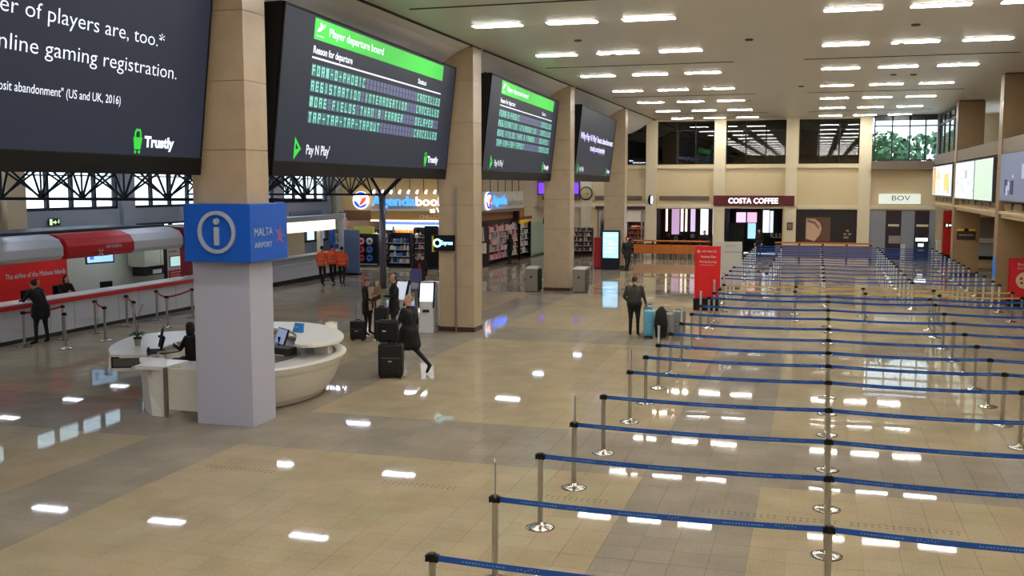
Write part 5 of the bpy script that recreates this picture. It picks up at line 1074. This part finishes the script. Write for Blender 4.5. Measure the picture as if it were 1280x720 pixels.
text('Bistro', .1, .35, WHITE2, t, (-.2, -.06, 1.48), FACE_N, .002); text('Lounge', .08, .35, WHITE2, t, (-.2, -.06, 1.36), FACE_N, .002)
t = thing('blue_poster', 'small bright blue notice on the side of the nearest right pillar', 'notice', (6.415, 41.1, .95)); box('sheet', mat('notice_blue', (40, 120, 220), .6), -.01, 0, -.3, .3, 0, .75, t)
t = thing('small_sign', 'small dark sign with yellow top edge on the second right pillar', 'sign', (7.0, 53.17, 1.75)); box('board', mat('sign_maroon', (52, 28, 34), .5), -.42, .42, -.03, 0, 0, .42, t); box('yellow_edge', GOLD, -.42, .42, -.035, 0, .42, .52, t); MB().prism([(-.12, .42), (.12, .42), (.08, .54), (-.08, .54)], -.04, -.03, 0, Matrix(((1, 0, 0, 0), (0, 0, 1, 0), (0, 1, 0, 0), (0, 0, 0, 1)))).build('badge', BLACK, t); text('Security Check', .08, .66, LIGHTGREY, t, (-.33, -.034, .2), FACE_N, .002)

# light boxes on the right gallery front
LB = em('lightbox_white', (214, 226, 232), .5)
def lbox(y0, y1, z0, z1, label, kind):
    t = thing('light_box', label, 'light box', (6.5, y0, z0)); L_ = y1-y0; h = z1-z0
    box('frame', mat('lb_frame', (60, 60, 64), .4), -.1, .2, 0, L_, 0, h, t); box('face', LB if kind < 2 else em('lb_navy', (96, 104, 130), .5), -.12, -.1, .12, L_-.12, .05, h-.05, t)
    r_ = random.Random(kind+3)
    cs = [em('lb_a', (196, 206, 214), .42), em('lb_b', (176, 186, 200), .42), em('lb_c', (226, 206, 130), .42), em('lb_d', (232, 178, 120), .42), em('lb_e', (196, 224, 204), .42)] if kind < 2 else [em('lb_f', (150, 160, 190), .5), em('lb_g', (50, 54, 80), .3)]
    for q in range(26 if kind else 14):
        y = r_.uniform(.3, L_-1.2); z = r_.uniform(.15, h-.7); w = r_.uniform(.12, .8); hh = r_.uniform(.08, .5)
        box('picture_patch', cs[r_.randrange(len(cs)) if kind != 1 else r_.randrange(2)], -.125-.0003*q, -.12, y, y+w, z, z+hh, t)
    if kind == 0: box('orange_field', em('lb_d', (232, 178, 120), .42), -.135, -.12, L_-1.6, L_-.5, .1, h-.1, t); box('yellow_field', em('lb_c', (226, 206, 130), .42), -.135, -.12, 1.2, 3.0, .3, h-.5, t)
    if kind == 1: box('divider', MIDGREY, -.14, -.12, L_*.42, L_*.43, .05, h-.05, t); box('plain_field', em('lb_e', (196, 224, 214), .42), -.133, -.12, .2, L_*.4, .1, h-.1, t)
lbox(54.3, 62.9, 3.78, 5.44, 'farthest lit picture box on the right gallery front, pale with orange and yellow', 0)
lbox(42.2, 53.0, 3.72, 5.44, 'long pale lit picture box between the two right pillars', 1)
lbox(29.6, 40.6, 3.78, 5.5, 'nearest blue-grey lit picture box at the right frame edge', 2)

# bank bay
t = thing('bank_sign', 'pale lit bank sign with three dark letters above the grey machine bays', 'sign', (4.72, 63.95, 3.28)); box('case', em('bov_case', (206, 216, 208), .55), -1.15, 1.15, -.15, 0, 0, .58, t); text('BOV', .3, 1.0, mat('bov_letter', (84, 70, 80), .5), t, (-.42, -.155, .2), FACE_N, .008)
GB = mat('bank_grey', (134, 138, 150), .6)
t = thing('cash_machine_wall', 'grey bank wall panels with two dark machine bays under the lit sign', 'wall panel', (4.85, 63.97, 0))
for a, b_ in ((-1.75, -.72), (.28, 1.0), (1.0+.0, 1.75)): pass
for a, b_ in ((-1.75, -.85), (.02, .75), (1.55, 1.85)): box('panel', GB, a, b_, -.12, 0, 0, 2.88, t)
for a, b_ in ((-.85, .02), (.75, 1.55)): box('recess', mat('bay_maroon', (42, 20, 30), .5), a, b_, -.06, 0, 0, 2.88, t)
box('header', PALE, -.7, -.1, -.1, -.05, 1.95, 2.08, t); box('header', PALE, .85, 1.5, -.1, -.05, 1.95, 2.08, t); box('notice', mat('n_mauve', (150, 136, 140), .5), -.65, .0, -.09, -.05, .95, 1.4, t)
c_ = thing('cash_machine', 'dark cash machine with glowing white screen in the right bank bay', 'cash machine', (6.0, 63.75, 0)); box('body', mat('atm_dark', (30, 26, 34), .4), -.35, .35, -.2, .15, 0, 1.35, c_, .01); box('lit_header', em('atm_white', (235, 240, 255), 3), -.33, .3, -.21, -.2, 1.12, 1.3, c_); box('display', em('atm_screen', (200, 214, 220), 1.2), -.2, .1, -.22, -.2, .8, .98, c_); box('keypad', MIDGREY, -.2, .1, -.26, -.2, .55, .65, c_)
for x, h in ((4.95, .9), (6.85, 1.15)):
    t = thing('info_post', 'pale narrow upright box beside the bank machines, ' + ('left one' if x < 6 else 'right one'), 'post', (x, 63.2, 0)); box('body', mat('pale_box', (196, 192, 182), .5), -.12, .12, -.12, .12, .05, h, t, .01); box('cap', WHITE2, -.13, .13, -.13, .13, h, h+.03, t); box('base', MIDGREY, -.16, .16, -.16, .16, 0, .05, t)
t = thing('red_board', 'tall narrow red board with an exit sign right of the bank bay', 'panel', (7.4, 63.9, 0)); box('panel', mat('red_strip', (196, 14, 20), .5), -.25, .22, -.06, 0, .35, 2.9, t); box('plinth', BLACK, -.25, .22, -.08, 0, 0, .35, t)
t = thing('exit_sign', 'dark exit sign with running figure on the tall red board', 'sign', (7.45, 63.83, 2.05)); box('board', BLACK, -.24, .24, -.04, 0, -.13, .13, t); MB().box(-.15, -.06, -.05, -.04, -.08, .08).prism([(0, -.05), (.15, -.05), (.15, .05), (0, .05)], -.05, -.04, 0, Matrix(((1, 0, 0, 0), (0, 0, 1, 0), (0, 1, 0, 0), (0, 0, 0, 1)))).build('figure', em('exit_pale', (220, 225, 200), 1), t)
t = thing('service_window', 'grey ticket window recess beyond the second right pillar', 'window unit', (9.0, 61.6, 0)); box('wall', BEIGE, -1.3, 1.3, 0, .2, 0, 3.3, t); box('frame', PALE, -.75, .95, -.06, 0, 1.3, 2.75, t); box('pane', mat('pane_grey', (120, 116, 116), .2), -.6, .8, -.08, -.06, 1.45, 2.6, t); box('shelf', WHITE2, -.9, 1.0, -.3, 0, 1.2, 1.27, t); box('counter', GREYW, -.8, 1.0, -.1, 0, .45, 1.2, t); box('dark_base', BLACK, -.85, 1.05, -.12, 0, .25, .45, t)

# coffee shop and its timber barriers
t = thing('coffee_sign', 'dark red sign board with glowing white coffee shop lettering', 'sign', (-3.62, 63.75, 3.12)); box('board', mat('costa_maroon', (96, 14, 24), .5), -2.4, 2.4, -.06, 0, 0, .62, t); text('COSTA COFFEE', .33, 2.95, em('costa_letter', (225, 240, 250), 1.6), t, (-1.5, -.065, .15), FACE_N, .02, bold=.008, split=True)
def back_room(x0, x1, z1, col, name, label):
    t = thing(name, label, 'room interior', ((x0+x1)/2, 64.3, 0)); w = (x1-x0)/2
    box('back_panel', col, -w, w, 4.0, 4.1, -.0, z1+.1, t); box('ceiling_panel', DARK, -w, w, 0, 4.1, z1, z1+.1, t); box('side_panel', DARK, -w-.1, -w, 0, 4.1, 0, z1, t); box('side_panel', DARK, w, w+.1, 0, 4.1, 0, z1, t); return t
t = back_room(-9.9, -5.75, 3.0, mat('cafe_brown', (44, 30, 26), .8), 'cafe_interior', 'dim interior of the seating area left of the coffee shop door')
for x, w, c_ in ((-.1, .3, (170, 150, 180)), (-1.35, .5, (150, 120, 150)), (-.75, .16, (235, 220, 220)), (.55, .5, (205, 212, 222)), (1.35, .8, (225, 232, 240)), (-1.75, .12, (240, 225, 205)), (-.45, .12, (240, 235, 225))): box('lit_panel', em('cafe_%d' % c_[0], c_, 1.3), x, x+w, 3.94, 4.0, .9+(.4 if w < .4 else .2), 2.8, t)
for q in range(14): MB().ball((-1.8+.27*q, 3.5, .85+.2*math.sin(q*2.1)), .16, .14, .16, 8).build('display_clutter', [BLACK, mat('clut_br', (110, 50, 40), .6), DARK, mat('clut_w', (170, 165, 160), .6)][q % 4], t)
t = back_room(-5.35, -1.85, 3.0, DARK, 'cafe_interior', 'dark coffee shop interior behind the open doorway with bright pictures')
for a, b_, z0, z1, c_ in ((-1.35, -.75, 1.95, 2.6, (225, 190, 225)), (-.65, -.05, 1.95, 2.6, (240, 170, 200)), (-.6, -.1, .9, 1.9, (150, 200, 225)), (.35, .75, 1.3, 2.75, (215, 215, 225)), (.8, 1.0, 1.3, 2.7, (200, 210, 220))): box('lit_picture', em('pic_%d_%d' % (c_[0], c_[1]), c_, 1.0), a, b_, 3.9, 4.0, z0, z1, t)
box('partition', BLACK, -1.6, -.65, 1.0, 1.1, 0, 2.0, t); box('shelf', mat('clut_w', (170, 165, 160), .6), 1.0, 1.6, 3.0, 3.4, 1.0, 1.05, t)
for q in range(6): MB().lathe([(.12, 0), (.14, .2), (.08, .25)], 10, (1.0+.12*q, 3.2, 1.05)).build('jar', [mat('clut_w', (170, 165, 160), .6), DARK][q % 2], t)
t = thing('wall_picture', 'dark coffee shop picture wall with a tilted pale cup on brown', 'picture', (.65, 64.1, .9)); box('panel', mat('pic_black', (26, 18, 16), .5), -1.75, 1.75, 0, .05, 0, 2.0, t); box('brown_field', mat('pic_brown', (104, 72, 52), .5), -1.2, .25, -.02, 0, .1, 1.55, t)
MB().prism([(-1.15, .25), (-.65, .1), (-.35, .5), (-.25, .85), (-.35, 1.2), (-.65, 1.45), (-1.15, 1.45)], -.05, -.02, 0, Matrix(((1, 0, 0, 0), (0, 0, 1, 0), (0, 1, 0, 0), (0, 0, 0, 1)))).build('cup', mat('pic_cup', (206, 168, 146), .5), t)
MB().prism([(-1.1, 1.25), (-.7, 1.15), (-.4, .8), (-.38, .95), (-.65, 1.3), (-1.1, 1.42)], -.055, -.05, 0, Matrix(((1, 0, 0, 0), (0, 0, 1, 0), (0, 1, 0, 0), (0, 0, 0, 1)))).build('cup_dark_band', mat('pic_cup2', (140, 104, 86), .5), t)  # darker brown band across the cup picture
for q in range(5): MB().ball((1.1+.13*(q % 3), -.01, .35+.2*(q//2)), .1, .015, .07, 8).build('cup_print', mat('pic_tan', (150, 116, 96), .5), t)
def barrier(x0, x1, y, label, panel, pm, top_h):
    t = thing('timber_barrier', label, 'barrier', ((x0+x1)/2, y, 0)); w = (x1-x0)/2
    box('top_rail', WOOD, -w, w, -.16, .16, top_h-.08, top_h, t, .01)
    for k in range(4):
        a = -w+2*w*k/4; box('panel', pm, a+.01, a+2*w/4-.01, -.07, .07, panel[0], panel[1], t, .005)
    for k in range(5): box('post', mat('post_dark', (50, 36, 28), .6), -w+.05+(2*w-.14)*k/4-.04, -w+.05+(2*w-.14)*k/4+.08, -.05, .05, 0, top_h-.08, t)
barrier(-10.35, -5.9, 60.3, 'long orange timber barrier with solid panels left of the coffee shop', (.32, .86), WOOD, 1.12)
barrier(-2.2, 3.15, 61.2, 'timber rail with grey-purple panels right of the coffee shop entrance', (.2, .9), mat('barrier_mauve', (112, 100, 112), .6, noise=.15, nscale=2), 1.08)
for k in range(9):
    t = thing('cafe_chair', 'dark cafe chair behind the orange barrier, %s from the left' % ordw[k], 'chair', (-10.1+.5*k, 61.2+.3*(k % 2), 0), .3*k, 'cafe chairs behind the barrier')
    box('seat', BLACK, -.2, .2, -.2, .2, .43, .47, t); box('backrest', BLACK, -.2, .2, .17, .2, .5, .85, t)
    for a in (-.17, .17):
        for b_ in (-.17, .17): MB().cyl((a, b_, 0), (a, b_, .43), .015, None, 6).build('leg', CHROME, t)
# shop entrances at the left of the back wall
t = back_room(-13.35, -10.35, 2.8, mat('shop_light', (206, 204, 198), .7), 'shop_interior', 'bright interior of the small shop under the dark canopy near the clock')
box('lamp', em('shop_lamp', (255, 240, 220), 38), -1.2, 1.2, 1.5, 1.7, 2.72, 2.76, t)
box('canopy', mat('canopy_plum', (70, 34, 50), .5), -1.6, 1.6, -.5, -.3, 2.85, 3.05, t)
box('door_post', mat('door_grey', (150, 142, 128), .5), -1.5, -1.35, -.35, -.2, 0, 2.8, t); box('door_post', mat('door_grey', (150, 142, 128), .5), 1.3, 1.4, -.35, -.2, 0, 2.8, t); box('door_post', mat('door_grey', (150, 142, 128), .5), -.1, .0, -.35, -.2, 0, 2.8, t)
rack('display_stand', 'red and white shelf inside the small shop', -10.95, 65.6, 0, 1.4, lv, .4, 2.0); goods(-10.95, 65.5, 0, 1.3, lv, 7, 'goods in the small shop', 'in the small bright shop', [0, 8, 2, 3, 0], w=.17, h=.2, seed=11)
rack('display_stand', 'shelf with mixed goods left inside the small shop', -12.8, 65.6, 0, .9, lv, .4, 2.0); goods(-12.8, 65.5, 0, .8, lv, 4, 'goods left in the small shop', 'left shelf of the small shop', [2, 7, 6], w=.17, h=.2, seed=12)
for k, x in enumerate((-14.7, -14.0, -13.4)):
    rack('book_stand', ('left', 'middle', 'right')[k]+' dark book stand under the wall clock', x, 61.2+.1*k, 0, .6, lv, .35, 1.75, mat('rack_brown', (66, 40, 34), .6)); goods(x, 61.1+.1*k, 0, .5, lv, 4, 'books under the clock', '%s stand under the clock' % ('left', 'middle', 'right')[k], [2, 4, 7, 3], w=.1, h=.2, seed=20+k)
t = thing('wall_clock', 'round pale wall clock with a dark rim on the back wall pilaster', 'clock', (-14.05, 63.76, 3.85)); t.rotation_euler = (PI/2, 0, 0)
MB().lathe([(.42, 0), (.44, .03), (.42, .06), (.36, .07)], 28).build('rim', mat('clock_rim', (36, 40, 32), .4), t); MB().lathe([(.36, .07), (.36, .075)], 28).build('face', mat('clock_face', (196, 180, 130), .5), t)
MB().box(-.015, .2, -.012, .012, .08, .085).build('hour_hand', BLACK, t).rotation_euler = (0, 0, -.3); MB().box(-.015, .3, -.01, .01, .086, .09).build('minute_hand', BLACK, t).rotation_euler = (0, 0, .0)
for q in range(12): MB().box(.3, .34, -.008, .008, .076, .08).build('hour_mark', BLACK, t).rotation_euler = (0, 0, q*PI/6)
PU = em('screen_purple', (110, 60, 200), 1.0)
for x0, x1, lb in ((-17.3, -16.2, 'purple lit screen high on the back wall, left of third pillar'), (-15.45, -14.5, 'purple lit screen high on the back wall beside the clock')):
    t = thing('wall_screen', lb, 'screen', ((x0+x1)/2, 63.98, 3.75)); w = (x1-x0)/2; box('frame', BLACK, -w, w, -.1, 0, 0, .85, t); box('display', PU, -w+.06, w-.06, -.11, -.1, .06, .79, t)
t = thing('pilaster_lamp', 'oval dark and white wall lamp on the pilaster left of the seating area', 'lamp', (-9.9, 63.78, 3.45)); MB().ball((0, -.08, 0), .17, .1, .32, 14).build('shade', BLACK, t); MB().ball((.06, -.13, 0), .09, .06, .26, 12).build('globe', em('lamp_white', (240, 240, 240), 1.5), t)
t = thing('wall_notice', 'small dark notice on the pilaster right of the coffee sign', 'notice', (-1.45, 63.77, 1.9)); box('frame', mat('notice_dark', (78, 48, 40), .5), -.17, .17, -.03, 0, -.23, .23, t); box('sheet', mat('notice_mid', (130, 110, 96), .5), -.11, .11, -.035, -.03, -.15, .15, t)
